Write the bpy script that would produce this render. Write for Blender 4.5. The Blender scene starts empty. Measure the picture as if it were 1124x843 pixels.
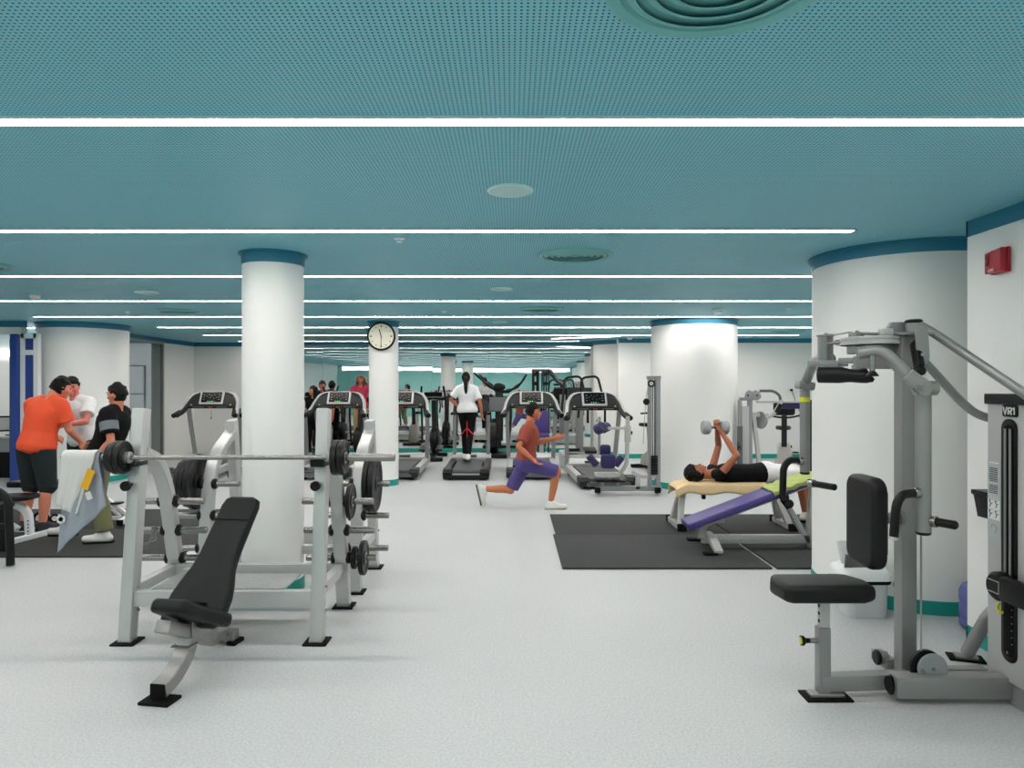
import bpy, bmesh, math, random
from mathutils import Vector, Matrix, Euler
random.seed(7)
C = bpy.context.scene.collection
S = bpy.context.scene
PI = math.pi
# ---------------------------------------------------------------- camera, light, exposure
CAMH, F, CX, HY, CEIL = 1.644, 760.0, 562.0, 423.0, 2.70
cd = bpy.data.cameras.new('camera'); cam = bpy.data.objects.new('camera', cd); C.objects.link(cam)
cam.location = (0, 0, CAMH); cam.rotation_euler = (PI/2, 0, 0)
cd.sensor_width = 36; cd.lens = 36*F/1124; cd.shift_y = 1.5/1124; cd.clip_start = .05; cd.clip_end = 100
S.camera = cam
w = bpy.data.worlds.new('world'); S.world = w; w.use_nodes = True
w.node_tree.nodes['Background'].inputs[0].default_value = (.75, .85, .9, 1)
w.node_tree.nodes['Background'].inputs[1].default_value = .5
S.view_settings.view_transform = 'Standard'; S.view_settings.look = 'None'
S.view_settings.gamma = 1; S.view_settings.use_curve_mapping = False
S.view_settings.exposure = 0.30
STRIP = 30.0
try:
    S.cycles.max_bounces = 8; S.cycles.diffuse_bounces = 5; S.cycles.glossy_bounces = 5
    S.cycles.use_denoising = True; S.cycles.sample_clamp_indirect = 6
    S.cycles.caustics_reflective = False; S.cycles.caustics_refractive = False
except Exception: pass

def PX(px, Y): return (px-CX)/F*Y
def PZ(py, Y): return CAMH+(HY-py)/F*Y
def P(px, py, Y): return Vector((PX(px, Y), Y, PZ(py, Y)))

# ---------------------------------------------------------------- materials
def lin(c):
    return tuple(((v/255)/12.92 if v/255 <= .04045 else ((v/255+.055)/1.055)**2.4) for v in c)
MATS = {}
def mat(name, col, rough=.5, metal=0, emit=0, var=.06, scale=14, bump=0, spec=.5, alpha=None, trans=0, coat=0):
    if name in MATS: return MATS[name]
    m = bpy.data.materials.new(name); m.use_nodes = True; nt = m.node_tree; b = nt.nodes['Principled BSDF']
    c = lin(col)
    tc = nt.nodes.new('ShaderNodeTexCoord'); nz = nt.nodes.new('ShaderNodeTexNoise')
    nz.inputs['Scale'].default_value = scale; nz.inputs['Detail'].default_value = 4
    nt.links.new(tc.outputs['Object'], nz.inputs['Vector'])
    mx = nt.nodes.new('ShaderNodeMix'); mx.data_type = 'RGBA'
    mx.inputs[6].default_value = tuple(v*(1-var) for v in c)+(1,); mx.inputs[7].default_value = tuple(min(1, v*(1+var)) for v in c)+(1,)
    nt.links.new(nz.outputs['Fac'], mx.inputs[0]); nt.links.new(mx.outputs[2], b.inputs['Base Color'])
    b.inputs['Roughness'].default_value = rough; b.inputs['Metallic'].default_value = metal
    b.inputs['Specular IOR Level'].default_value = spec
    if coat: b.inputs['Coat Weight'].default_value = coat
    if trans: b.inputs['Transmission Weight'].default_value = trans; b.inputs['IOR'].default_value = 1.05
    if alpha is not None: b.inputs['Alpha'].default_value = alpha
    if emit:
        b.inputs['Emission Color'].default_value = c+(1,); b.inputs['Emission Strength'].default_value = emit
    if bump:
        bp = nt.nodes.new('ShaderNodeBump'); bp.inputs['Strength'].default_value = bump; bp.inputs['Distance'].default_value = .01
        n2 = nt.nodes.new('ShaderNodeTexNoise'); n2.inputs['Scale'].default_value = scale*6
        nt.links.new(tc.outputs['Object'], n2.inputs['Vector']); nt.links.new(n2.outputs['Fac'], bp.inputs['Height'])
        nt.links.new(bp.outputs['Normal'], b.inputs['Normal'])
    MATS[name] = m; return m

M_wall = mat('white_plaster', (236, 236, 233), .6, var=.015, scale=3)
M_band = mat('blue_teal_band', (38, 118, 146), .45, var=.04)
M_base = mat('green_teal_skirting', (18, 148, 136), .4, var=.04)
M_silver = mat('silver_paint', (186, 186, 184), .40, .2, var=.03)
M_rack = mat('pale_silver_paint', (192, 192, 190), .34, .35, var=.03)
M_grey = mat('grey_paint', (150, 153, 154), .38, .3, var=.04)
M_vr = mat('machine_grey_paint', (140, 140, 139), .36, .3, var=.03, scale=6)
M_chrome = mat('chrome', (150, 147, 144), .24, .9, var=.04, scale=30)
M_steel = mat('brushed_steel', (158, 156, 153), .38, .6, var=.06, scale=40)
M_black = mat('black_vinyl', (12, 14, 15), .46, var=.15, scale=60, bump=.06, spec=.3)
M_blackp = mat('black_plastic', (7, 7, 8), .42, var=.1, spec=.28)
M_iron = mat('black_iron', (8, 8, 9), .40, 0, var=.2, scale=30, bump=.1, spec=.35)
M_rubber = mat('rubber_mat', (44, 46, 47), .8, var=.1, scale=5, bump=.15)
M_edge = mat('rubber_black', (6, 6, 7), .8, spec=.2)
M_char = mat('charcoal_plastic', (34, 37, 40), .48, var=.06, spec=.3)
M_purple = mat('purple_vinyl', (72, 60, 128), .38, var=.08)
M_navy = mat('navy_vinyl', (36, 32, 82), .4, var=.1)
M_white = mat('white_enamel', (236, 237, 236), .3, var=.02)
M_screen = mat('dark_display', (4, 5, 7), .25, var=.1, spec=.3)
M_mark = mat('display_mark', (120, 130, 132), .5, emit=.15)
M_green = mat('green_mark', (90, 220, 150), .5, emit=.8)
M_yellow = mat('yellow_plastic', (220, 215, 40), .4)
M_red = mat('red_plastic', (178, 24, 44), .35)
M_blue = mat('blue_panel', (38, 70, 150), .35, var=.05)
M_shade = mat('dark_grey_plastic', (90, 93, 94), .45)
M_beigep = mat('warm_grey_plastic', (158, 154, 148), .42)

def floor_mat():
    m = bpy.data.materials.new('pale_vinyl_floor'); m.use_nodes = True; nt = m.node_tree; b = nt.nodes['Principled BSDF']
    tc = nt.nodes.new('ShaderNodeTexCoord')
    n1 = nt.nodes.new('ShaderNodeTexNoise'); n1.inputs['Scale'].default_value = 75; n1.inputs['Detail'].default_value = 5; n1.inputs['Roughness'].default_value = .75
    n2 = nt.nodes.new('ShaderNodeTexNoise'); n2.inputs['Scale'].default_value = 1.1; n2.inputs['Detail'].default_value = 3
    r = nt.nodes.new('ShaderNodeValToRGB'); r.color_ramp.elements[0].position = .3; r.color_ramp.elements[1].position = .7
    r.color_ramp.elements[0].color = lin((168, 172, 173))+(1,); r.color_ramp.elements[1].color = lin((212, 214, 214))+(1,)
    mx = nt.nodes.new('ShaderNodeMix'); mx.data_type = 'RGBA'; mx.blend_type = 'MULTIPLY'; mx.inputs[0].default_value = .10
    nt.links.new(tc.outputs['Object'], n1.inputs['Vector']); nt.links.new(tc.outputs['Object'], n2.inputs['Vector'])
    nt.links.new(n1.outputs['Fac'], r.inputs[0]); nt.links.new(r.outputs[0], mx.inputs[6]); nt.links.new(n2.outputs['Fac'], mx.inputs[7])
    nt.links.new(mx.outputs[2], b.inputs['Base Color'])
    b.inputs['Roughness'].default_value = .42; b.inputs['Specular IOR Level'].default_value = .45
    return m
def ceil_mat():
    m = bpy.data.materials.new('teal_perforated_ceiling'); m.use_nodes = True; nt = m.node_tree; b = nt.nodes['Principled BSDF']
    tc = nt.nodes.new('ShaderNodeTexCoord'); sx = nt.nodes.new('ShaderNodeSeparateXYZ'); nt.links.new(tc.outputs['Object'], sx.inputs[0])
    def mth(op, a, bb=None):
        n = nt.nodes.new('ShaderNodeMath'); n.operation = op
        if isinstance(a, (int, float)): n.inputs[0].default_value = a
        else: nt.links.new(a, n.inputs[0])
        if bb is not None:
            if isinstance(bb, (int, float)): n.inputs[1].default_value = bb
            else: nt.links.new(bb, n.inputs[1])
        return n.outputs[0]
    def cell(o): return mth('POWER', mth('SUBTRACT', mth('FRACT', mth('MULTIPLY', o, 1/.0178)), .5), 2)
    d = mth('ADD', cell(sx.outputs[0]), cell(sx.outputs[1]))
    hole = mth('LESS_THAN', d, .046)
    mx = nt.nodes.new('ShaderNodeMix'); mx.data_type = 'RGBA'
    mx.inputs[6].default_value = lin((125, 196, 211))+(1,); mx.inputs[7].default_value = lin((8, 40, 48))+(1,)
    nt.links.new(hole, mx.inputs[0]); nt.links.new(mx.outputs[2], b.inputs['Base Color'])
    b.inputs['Roughness'].default_value = .5; b.inputs['Specular IOR Level'].default_value = .35
    return m
def mirror_mat():
    m = bpy.data.materials.new('mirror_glass'); m.use_nodes = True; nt = m.node_tree; b = nt.nodes['Principled BSDF']
    b.inputs['Base Color'].default_value = (.80, .84, .83, 1); b.inputs['Metallic'].default_value = 1; b.inputs['Roughness'].default_value = .015
    tc = nt.nodes.new('ShaderNodeTexCoord'); n = nt.nodes.new('ShaderNodeTexNoise'); n.inputs['Scale'].default_value = 1.3
    bp = nt.nodes.new('ShaderNodeBump'); bp.inputs['Strength'].default_value = .12; bp.inputs['Distance'].default_value = .01
    nt.links.new(tc.outputs['Object'], n.inputs['Vector']); nt.links.new(n.outputs['Fac'], bp.inputs['Height']); nt.links.new(bp.outputs['Normal'], b.inputs['Normal'])
    return m
def emis(name, col, s):
    m = bpy.data.materials.new(name); m.use_nodes = True; nt = m.node_tree; nt.nodes.clear()
    e = nt.nodes.new('ShaderNodeEmission'); o = nt.nodes.new('ShaderNodeOutputMaterial')
    e.inputs[0].default_value = tuple(col)+(1,); e.inputs[1].default_value = s; nt.links.new(e.outputs[0], o.inputs[0]); return m

# ---------------------------------------------------------------- mesh helpers
def wmat(o):
    m = o.matrix_basis.copy()
    while o.parent: o = o.parent; m = o.matrix_basis @ m
    return m
def smooth_path(pts, rad=.05, n=5, closed=False):
    pts = [Vector(p) for p in pts]; out = []
    N = len(pts); rng = range(N) if closed else range(1, N-1)
    if not closed: out.append(pts[0])
    for i in rng:
        a, b, c = pts[(i-1) % N], pts[i], pts[(i+1) % N]
        u, v = a-b, c-b; r = min(rad, u.length*.48, v.length*.48)
        p0 = b+u.normalized()*r; p2 = b+v.normalized()*r
        for k in range(n+1):
            t = k/n; out.append(p0*(1-t)**2+b*2*t*(1-t)+p2*t*t)
    if not closed: out.append(pts[-1])
    return out
class MB:
    def __init__(s): s.bm = bmesh.new()
    def box(s, c, size, rot=None, bev=0, seg=2):
        t = bmesh.new(); bmesh.ops.create_cube(t, size=1)
        bmesh.ops.scale(t, vec=Vector(size), verts=t.verts)
        if bev: bmesh.ops.bevel(t, geom=t.edges[:], offset=min(bev, min(size)*.49), segments=seg, profile=.6, affect='EDGES')
        R = Matrix.Identity(4)
        if rot is not None: R = (rot if isinstance(rot, Matrix) else Euler(rot).to_matrix()).to_4x4()
        t.transform(Matrix.Translation(Vector(c)) @ R); s._join(t); return s
    def _join(s, t):
        me = bpy.data.meshes.new('t'); t.to_mesh(me); t.free(); s.bm.from_mesh(me); bpy.data.meshes.remove(me)
    def beam(s, p0, p1, w, h, bev=.005, up=(0, 0, 1)):
        p0, p1 = Vector(p0), Vector(p1); d = p1-p0; L = d.length; y = d.normalized(); u = Vector(up)
        if abs(y.dot(u)) > .98: u = Vector((0, 1, 0))
        x = y.cross(u).normalized(); z = x.cross(y)
        R = Matrix((x, y, z)).transposed()
        return s.box((p0+p1)/2, (w, L, h), R, bev)
    def sweep(s, prof, pts, up=(0, 0, 1), closed=False, scales=None, cap=True):
        pts = [Vector(p) for p in pts]; N = len(pts); bm = s.bm; rings = []
        u = Vector(up)
        for i in range(N):
            if closed: t = (pts[(i+1) % N]-pts[i-1]).normalized()
            elif i == 0: t = (pts[1]-pts[0]).normalized()
            elif i == N-1: t = (pts[-1]-pts[-2]).normalized()
            else: t = ((pts[i+1]-pts[i]).normalized()+(pts[i]-pts[i-1]).normalized()).normalized()
            if i == 0 and abs(t.dot(u)) > .9: u = Vector((0, 1, 0)) if abs(t.y) < .9 else Vector((1, 0, 0))
            u = (u-t*u.dot(t)).normalized(); x = t.cross(u)
            k = scales[i] if scales else 1
            rings.append([bm.verts.new(pts[i]+x*a*k+u*b*k) for a, b in prof])
        n = len(prof)
        for i in range(N if closed else N-1):
            A, B = rings[i], rings[(i+1) % N]
            for j in range(n): bm.faces.new((A[j], A[(j+1) % n], B[(j+1) % n], B[j]))
        if cap and not closed: bm.faces.new(rings[0][::-1]); bm.faces.new(rings[-1])
        return s
    def tube(s, pts, r, seg=12, closed=False, up=(0, 0, 1)):
        sc = None
        if isinstance(r, (list, tuple)): sc = list(r); r = 1
        prof = [(r*math.cos(2*PI*k/seg), r*math.sin(2*PI*k/seg)) for k in range(seg)]
        return s.sweep(prof, pts, up, closed, sc)
    def rect(s, pts, w, h, up=(0, 0, 1), c=.006):
        a, b = w/2, h/2
        prof = [(-a+c, -b), (a-c, -b), (a, -b+c), (a, b-c), (a-c, b), (-a+c, b), (-a, b-c), (-a, -b+c)]
        return s.sweep(prof, pts, up)
    def cyl(s, p0, p1, r, seg=24, bev=0):
        p0, p1 = Vector(p0), Vector(p1)
        if bev:
            d = (p1-p0).normalized()*bev
            return s.tube([p0, p0+d, p1-d, p1], [r-bev, r, r, r-bev], seg)
        return s.tube([p0, p1], r, seg)
    def lathe(s, prof, o=(0, 0, 0), axis=(0, 0, 1), seg=32, cap=True):
        ax = Vector(axis).normalized(); q = Vector((0, 0, 1)).rotation_difference(ax).to_matrix(); o = Vector(o); bm = s.bm
        rings = []
        for r, z in prof:
            if r < 1e-6: rings.append([bm.verts.new(o+q@Vector((0, 0, z)))])
            else: rings.append([bm.verts.new(o+q@Vector((r*math.cos(2*PI*k/seg), r*math.sin(2*PI*k/seg), z))) for k in range(seg)])
        for A, B in zip(rings, rings[1:]):
            for j in range(seg):
                a, b, c, d = A[j % len(A)], A[(j+1) % len(A)], B[(j+1) % len(B)], B[j % len(B)]
                vs = []
                for v in (a, b, c, d):
                    if v not in vs: vs.append(v)
                if len(vs) > 2: bm.faces.new(vs)
        if cap and len(rings[0]) > 1: bm.faces.new(rings[0][::-1])
        if cap and len(rings[-1]) > 1: bm.faces.new(rings[-1])
        return s
    def prism(s, outline, o, u, v, th, bev=0, seg=3):
        """outline in (u, v) plane at o, thickness th along u x v"""
        o, u, v = Vector(o), Vector(u).normalized(), Vector(v).normalized(); n = u.cross(v)
        t = bmesh.new()
        vs = [t.verts.new(o+u*a+v*b) for a, b in outline]; f = t.faces.new(vs)
        r = bmesh.ops.extrude_face_region(t, geom=[f]); bmesh.ops.translate(t, vec=n*th, verts=[e for e in r['geom'] if isinstance(e, bmesh.types.BMVert)])
        bmesh.ops.recalc_face_normals(t, faces=t.faces)
        if bev:
            top = [e for e in t.edges if len(e.link_faces) == 2 and e.calc_face_angle(0) > 1.0 and abs((e.verts[0].co-e.verts[1].co).normalized().dot(n)) < .5]
            bmesh.ops.bevel(t, geom=top, offset=bev, segments=seg, profile=.5, affect='EDGES')
        s._join(t); return s
    def ball(s, c, r, rot=None, seg=16):
        t = bmesh.new(); bmesh.ops.create_uvsphere(t, u_segments=seg, v_segments=max(8, seg//2+2), radius=1)
        if not isinstance(r, (list, tuple)): r = (r, r, r)
        bmesh.ops.scale(t, vec=Vector(r), verts=t.verts)
        R = Matrix.Identity(4)
        if rot is not None: R = (rot if isinstance(rot, Matrix) else Euler(rot).to_matrix()).to_4x4()
        t.transform(Matrix.Translation(Vector(c)) @ R); s._join(t); return s
    def quad(s, *vs): s.bm.faces.new([s.bm.verts.new(Vector(v)) for v in vs]); return s
    def build(s, name, m, parent=None, label=None, angle=35, fix=True):
        me = bpy.data.meshes.new(name)
        if fix: bmesh.ops.recalc_face_normals(s.bm, faces=s.bm.faces)
        if parent is not None: s.bm.transform(wmat(parent).inverted())
        for f in s.bm.faces: f.smooth = True
        s.bm.to_mesh(me); s.bm.free()
        try: me.set_sharp_from_angle(angle=math.radians(angle))
        except Exception: pass
        me.materials.append(m)
        o = bpy.data.objects.new(name, me); C.objects.link(o)
        if parent is not None: o.parent = parent
        if label: o['label'] = label
        return o
def rrect(w, h, r, n=4, cx=0, cy=0):
    out = []
    for (sx, sy, a0) in ((1, 1, 0), (-1, 1, 90), (-1, -1, 180), (1, -1, 270)):
        for k in range(n+1):
            a = math.radians(a0+90*k/n); out.append((cx+sx*(w/2-r)+r*math.cos(a), cy+sy*(h/2-r)+r*math.sin(a)))
    return out
def tag(o, label, cat, group=None, kind=None):
    o['label'] = label
    if cat: o['category'] = cat
    if group: o['group'] = group
    if kind: o['kind'] = kind
    return o
def thing(name, label, cat, loc=(0, 0, 0), rz=0, group=None):
    o = bpy.data.objects.new(name, None); C.objects.link(o); o.empty_display_size = .1
    o.location = loc; o.rotation_euler = (0, 0, rz); bpy.context.view_layer.update()
    return tag(o, label, cat, group)
def struct(name, mb, m, label=None, parent=None):
    o = mb.build(name, m, parent)
    if parent is None: o['kind'] = 'structure'
    if label: o['label'] = label
    return o
def copy_tree(o, parent=None):
    c = o.copy(); C.objects.link(c); c.parent = parent
    for ch in list(o.children): copy_tree(ch, c)
    return c
def place(o, loc, rz=0, label=None, group=None, sc=None):
    c = copy_tree(o); c.location = loc; c.rotation_euler = (0, 0, rz)
    if label: c['label'] = label
    if group: c['group'] = group
    if sc: c.scale = (sc, sc, sc)
    return c
def text_mesh(txt, size, mtx, name, m, parent, ext=.001, align='CENTER', bold=0):
    cu = bpy.data.curves.new(name, 'FONT'); cu.body = txt; cu.size = size; cu.extrude = ext; cu.align_x = align; cu.align_y = 'CENTER'; cu.offset = bold
    t = bpy.data.objects.new('t', cu); C.objects.link(t); bpy.context.view_layer.update()
    me = bpy.data.meshes.new_from_object(t.evaluated_get(bpy.context.evaluated_depsgraph_get()))
    bpy.data.objects.remove(t)
    me.transform(mtx); me.transform(wmat(parent).inverted()); me.materials.clear(); me.materials.append(m)
    o = bpy.data.objects.new(name, me); C.objects.link(o); o.parent = parent; return o
X_, Y_, Z_ = Vector((1, 0, 0)), Vector((0, 1, 0)), Vector((0, 0, 1))

# ---------------------------------------------------------------- structure
YM = 17.0
struct('floor', MB().box((0, 7, -.05), (22, 21, .1)), floor_mat(), 'pale grey speckled vinyl floor')
struct('ceiling', MB().box((0, 7, CEIL+.1), (22, 21, .2)), ceil_mat(), 'teal perforated metal ceiling')
def wall(name, x0, x1, y0, y1, z0=0, z1=CEIL, m=None, band=None, base=None):
    o = struct(name, MB().box(((x0+x1)/2, (y0+y1)/2, (z0+z1)/2), (x1-x0, y1-y0, z1-z0)), m or M_wall); return o
BN = [0]
def trim(x0, x1, y0, y1, z0, z1, m):
    BN[0] += 1; struct('trim_%d' % BN[0], MB().box(((x0+x1)/2, (y0+y1)/2, (z0+z1)/2), (x1-x0, y1-y0, z1-z0)), m)
def bandbase(x0, x1, y0, y1, base=True):
    trim(x0, x1, y0, y1, CEIL-.10, CEIL, M_band)
    if base:
        BN[0] += 1; struct('baseboard_%d' % BN[0], MB().box(((x0+x1)/2, (y0+y1)/2, .05), (x1-x0, y1-y0, .1)), M_base)
M_rear = mat('sea_green_wall', (150, 205, 198), .55, var=.02)
wall('wall_rear', -9.5, 2.94, -2.9, -2.6, m=M_rear)
wall('wall_block', 2.94, 9.0, -2.9, 4.47)
bandbase(2.935, 2.95, -2.6, 4.475); bandbase(2.935, 8, 4.46, 4.476)
wall('wall_right', 8.0, 8.3, 4.47, 15.7)
wall('wall_back', 2.4, 8.3, 15.6, 15.9); bandbase(2.4, 8, 15.588, 15.605)
wall('wall_mirror_backing', -8.2, 3.0, YM+.05, YM+.4)
trim(-6.02, 2.5, YM-.02, YM+.06, CEIL-.10, CEIL, M_band)
BN[0] += 1; struct('baseboard_mirror', MB().box((-1.85, YM+.02, .05), (8.3, .06, .1)), M_base)
wall('wall_left_far', -8.1, -7.83, 15.55, YM+.1); wall('wall_left_mid', -8.1, -7.83, 12.4, 13.9)
wall('wall_left_lintel', -8.1, -7.83, 13.9, 15.55, 2.62, CEIL)
trim(-7.835, -7.82, 12.4, YM, CEIL-.10, CEIL, M_band); trim(-7.83, -6.02, YM+.03, YM+.045, CEIL-.10, CEIL, M_band)
wall('wall_left', -9.8, -9.5, -2.9, 11.35)
wall('wall_doorway_lintel', -9.8, -8.05, 11.35, 11.5, 2.49, CEIL); trim(-9.5, -7.95, 11.335, 11.352, CEIL-.1, CEIL, M_band)
wall('wall_office_left', -11, -10.7, 11.3, 14.5); wall('wall_office_back', -11, -8.1, 13.95, 14.1); wall('wall_store_back', -10.2, -10, 14.1, 17.4, m=M_wall)
wall('wall_office_front', -11, -9.5, 11.35, 11.5)
# glowing strip added on the rear wall for bright lines in the mirror
struct('glow_strip_rear', MB().box((-3.2, -2.59, 2.51), (12, .03, .2)), emis('rear_glow', (1, 1, 1), 2.4), 'long glowing strip added high on the rear wall')
trim(-9.3, 2.9, -2.6, -2.57, 2.62, 2.66, M_white); trim(-9.3, 2.9, -2.6, -2.57, 2.38, 2.41, M_white)
# mirrors
mm = mirror_mat(); k = 0
x = -6.0
while x < 2.1:
    k += 1; wd = 1.35
    mb = MB(); mb.box((0, 0, 0), (wd-.006, .012, 2.5)); o = struct('window_mirror_%d' % k, mb, mm, 'tall wall mirror panel behind the treadmills')
    o.location = (x+wd/2, YM+.02, 1.35); o.rotation_euler = (math.radians(random.uniform(-.12, .12)), 0, math.radians(-.28+random.uniform(-.08, .08))); x += wd
# columns
def column(name, x, y, r, label):
    o = struct(name, MB().lathe([(r, 0), (r, CEIL)], (x, y, 0), seg=96), M_wall, label)
    struct('ceiling_band', MB().lathe([(r+.004, CEIL-.095), (r+.006, CEIL-.09), (r+.006, CEIL-.012), (r+.03, CEIL-.01), (r+.03, CEIL)], (x, y, 0), seg=96), M_band, 'blue band', o)
    struct('skirting', MB().lathe([(r+.006, 0), (r+.006, .095), (r+.001, .1)], (x, y, 0), seg=96), M_base, 'teal skirting', o)
    return o
column('column', -1.93, 5.6, .238, 'slim white round column behind the squat rack')
colB = column('column', -2.13, 11.5, .242, 'slim white round column carrying the clock')
column('column', 2.99, 11.4, .69, 'thick white round column behind the man on the bench')
column('column', 3.2, 5.63, .70, 'thick white round column behind the grey press machine')
column('column', -7.48, 12.1, .70, 'thick white round column behind the standing group')
column('column', 2.66, 16.7, .70, 'thick white round column at the end of the mirror')
# ---------------------------------------------------------------- ceiling fittings
M_strip = emis('strip_light_white', (1, .915, .862), STRIP)
M_trimw = mat('light_frame', (200, 215, 215), .4)
ends = [(-7.3, 2.32), (-7.3, 2.32), (-7.3, 2.32), (-7.3, 2.32), (-7.3, 7.5), (-7.3, 7.5), (-7.3, 7.5), (-6.42, 7.5), (-6.46, 6), (-6.5, 1.6)]
names = ['strip light on the ceiling behind the entrance end', 'strip light on the ceiling above the camera end', 'nearest full-width strip light across the top of the view', 'second nearest strip light, ending left of the thick right column',
 'third strip light, passing just in front of the slim columns', 'fourth strip light from the front, passing over the left mats', 'fifth strip light from the front, starting beside the left thick column', 'sixth strip light, starting to the right of the left thick column', 'seventh strip light from the front, above the treadmills', 'rearmost strip light, running closest to the mirror wall']
for i, (x0, x1) in enumerate(ends):
    Yc = 2.754+1.955*(i-2)
    t = thing('ceiling_light', 'long thin white '+names[i], 'ceiling light', ((x0+x1)/2, Yc, CEIL), 0, 'ceiling strip lights')
    mb = MB(); mb.box(((x0+x1)/2, Yc, CEIL-.004), (x1-x0, .07, .005)); mb.build('diffuser', M_strip, t)
    mb = MB()
    for s in (-1, 1): mb.box(((x0+x1)/2, Yc+s*.039, CEIL-.005), (x1-x0, .008, .01))
    for s in (x0, x1): mb.box((s, Yc, CEIL-.005), (.01, .086, .01))
    mb.build('frame', M_trimw, t)
t = thing('ceiling_light', 'short slanting strip light on the ceiling beside the middle thick column', 'ceiling light', (1.6, 15.2, CEIL), math.radians(-30), 'ceiling strip lights')
mb = MB(); mb.box((1.6, 15.2, CEIL-.004), (1.6, .07, .005), (0, 0, math.radians(-30))); mb.build('diffuser', M_strip, t)
mb = MB(); mb.box((1.6, 15.2, CEIL-.002), (1.64, .09, .004), (0, 0, math.radians(-30))); mb.build('frame', M_trimw, t)
t = thing('ceiling_light', 'added ceiling strip brightening the office beyond the blue door', 'ceiling light', (-9.3, 12.7, CEIL), 0, 'ceiling strip lights')  # extra lamp added to brighten the office, out of direct view
MB().box((-9.3, 12.7, CEIL-.004), (1.8, .1, .005)).build('diffuser', M_strip, t)
MB().box((-9.3, 12.7, CEIL-.002), (1.84, .14, .004)).build('frame', M_trimw, t)
M_diff = mat('teal_diffuser', (112, 178, 178), .45)
M_deep = mat('teal_recess', (104, 168, 170), .7)
def diffuser(x, y, label):
    t = thing('ceiling_vent', label, 'ceiling vent', (x, y, CEIL), 0, 'round ceiling air vents')
    mb = MB(); mb.lathe([(.31, 0), (.305, -.012), (.29, -.018), (.268, -.010), (.262, 0)], (x, y, CEIL), cap=False, seg=64); mb.build('rim', M_diff, t)
    MB().lathe([(.265, -.001), (.265, -.003), (0, -.003)], (x, y, CEIL)).build('throat', M_deep, t)
    for r in (.232, .182, .132, .082):
        MB().lathe([(r+.020, -.004), (r+.018, -.010), (r-.002, -.020), (r-.008, -.018), (r+.010, -.006), (r+.020, -.004)], (x, y, CEIL), cap=False, seg=64).build('ring', M_diff, t)
    MB().lathe([(.03, -.003), (.028, -.016), (0, -.02)], (x, y, CEIL)).build('hub', M_diff, t)
for x, y, l in ((.54, 1.78, 'largest round teal air vent, cut by the top edge of the view'), (.51, 5.6, 'round teal air vent in front of the clock column, mid ceiling'), (.41, 9.55, 'round teal air vent, third one back along the ceiling centre'),
                (.36, 13.5, 'round teal air vent above the treadmills near the mirror'), (-4.7, 6.03, 'round teal air vent at the left edge of the view'), (-4.74, 9.8, 'round teal air vent above the left treadmills'), (5.36, 13.4, 'round teal air vent beyond the middle thick column')):
    diffuser(x, y, l)
M_spk = mat('pale_teal_grille', (178, 216, 214), .5)
for x, y, l in ((-.01, 3.74, 'nearest round pale ceiling speaker'), (-.11, 7.57, 'round pale ceiling speaker above the open floor'), (-4.14, 7.85, 'round pale ceiling speaker above the left mats'), (-.2, 11.5, 'round pale ceiling speaker to the right of the clock'), (-.3, 15.2, 'farthest round pale ceiling speaker near the mirror')):
    t = thing('ceiling_speaker', l, 'ceiling speaker', (x, y, CEIL), 0, 'round ceiling speakers')
    MB().lathe([(.126, 0), (.125, -.008), (.115, -.012), (.112, -.006)], (x, y, CEIL)).build('rim', mat('pale_rim', (205, 235, 233), .45), t)
    MB().lathe([(.112, -.002), (.112, -.007), (0, -.008)], (x, y, CEIL)).build('grille', M_spk, t)
for x, y, l in ((-5.48, 7.95, 'white dome smoke detector above the standing group'), (2.84, 9.55, 'white dome smoke detector in front of the middle thick column'), (2.55, 15.0, 'white dome smoke detector near the mirror end')):
    t = thing('smoke_detector', l, 'smoke detector', (x, y, CEIL), 0, 'ceiling smoke detectors')
    MB().lathe([(.075, 0), (.075, -.02), (.06, -.03)], (x, y, CEIL), seg=24).build('base', M_spk, t)
    MB().lathe([(.056, -.03), (.05, -.055), (.03, -.065), (0, -.066)], (x, y, CEIL), seg=24).build('dome', M_white, t)
for x, y, l in ((-.81, 4.98, 'tiny ceiling sprinkler left of the nearest speaker'), (-.97, 9.85, 'tiny ceiling sprinkler right of the clock'), (3.8, 9.55, 'tiny ceiling sprinkler beside the middle thick column'), (-5.5, 9.9, 'tiny ceiling sprinkler above the left treadmill'), (-5.6, 13.7, 'tiny ceiling sprinkler near the left far wall'), (5.1, 15.0, 'tiny ceiling sprinkler near the right back wall')):
    t = thing('sprinkler', l, 'sprinkler', (x, y, CEIL), 0, 'ceiling sprinklers')
    MB().lathe([(.04, 0), (.038, -.006), (.012, -.008), (.012, -.02), (.02, -.022), (.02, -.025), (0, -.025)], (x, y, CEIL), seg=16).build('rosette', M_white, t)
# clock
cy = 11.5-.242
t = thing('wall_clock', 'round black-rimmed wall clock with cream face on the slim column', 'clock', (-2.12, cy, 2.44))
o0 = Vector((-2.12, cy, 2.44)); ax = (0, -1, 0)
MB().lathe([(.0, .0), (.2, .0), (.232, .02), (.235, .045), (.225, .06), (.205, .058), (.2, .04), (0, .04)], o0, ax, 48).build('rim', M_blackp, t)
MB().lathe([(.203, .041), (.203, .043), (0, .043)], o0, ax, 48).build('dial', mat('cream_dial', (232, 226, 205), .5), t)
mb = MB()
for k in range(12):
    a = k*PI/6; c = o0+Vector((math.sin(a)*.165, -.044, math.cos(a)*.165))
    MB().box(c, (.012 if k % 3 else .018, .002, .03 if k % 3 == 0 else .018), (0, a, 0)).build('hour_mark', M_blackp, t)
def hand(name, a, L, wd, off):
    u = Vector((math.sin(a), 0, math.cos(a)))
    MB().beam(o0+Vector((0, -off, 0))-u*.03, o0+Vector((0, -off, 0))+u*L, wd, .002, 0, up=(0, 1, 0)).build(name, M_blackp, t)
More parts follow.
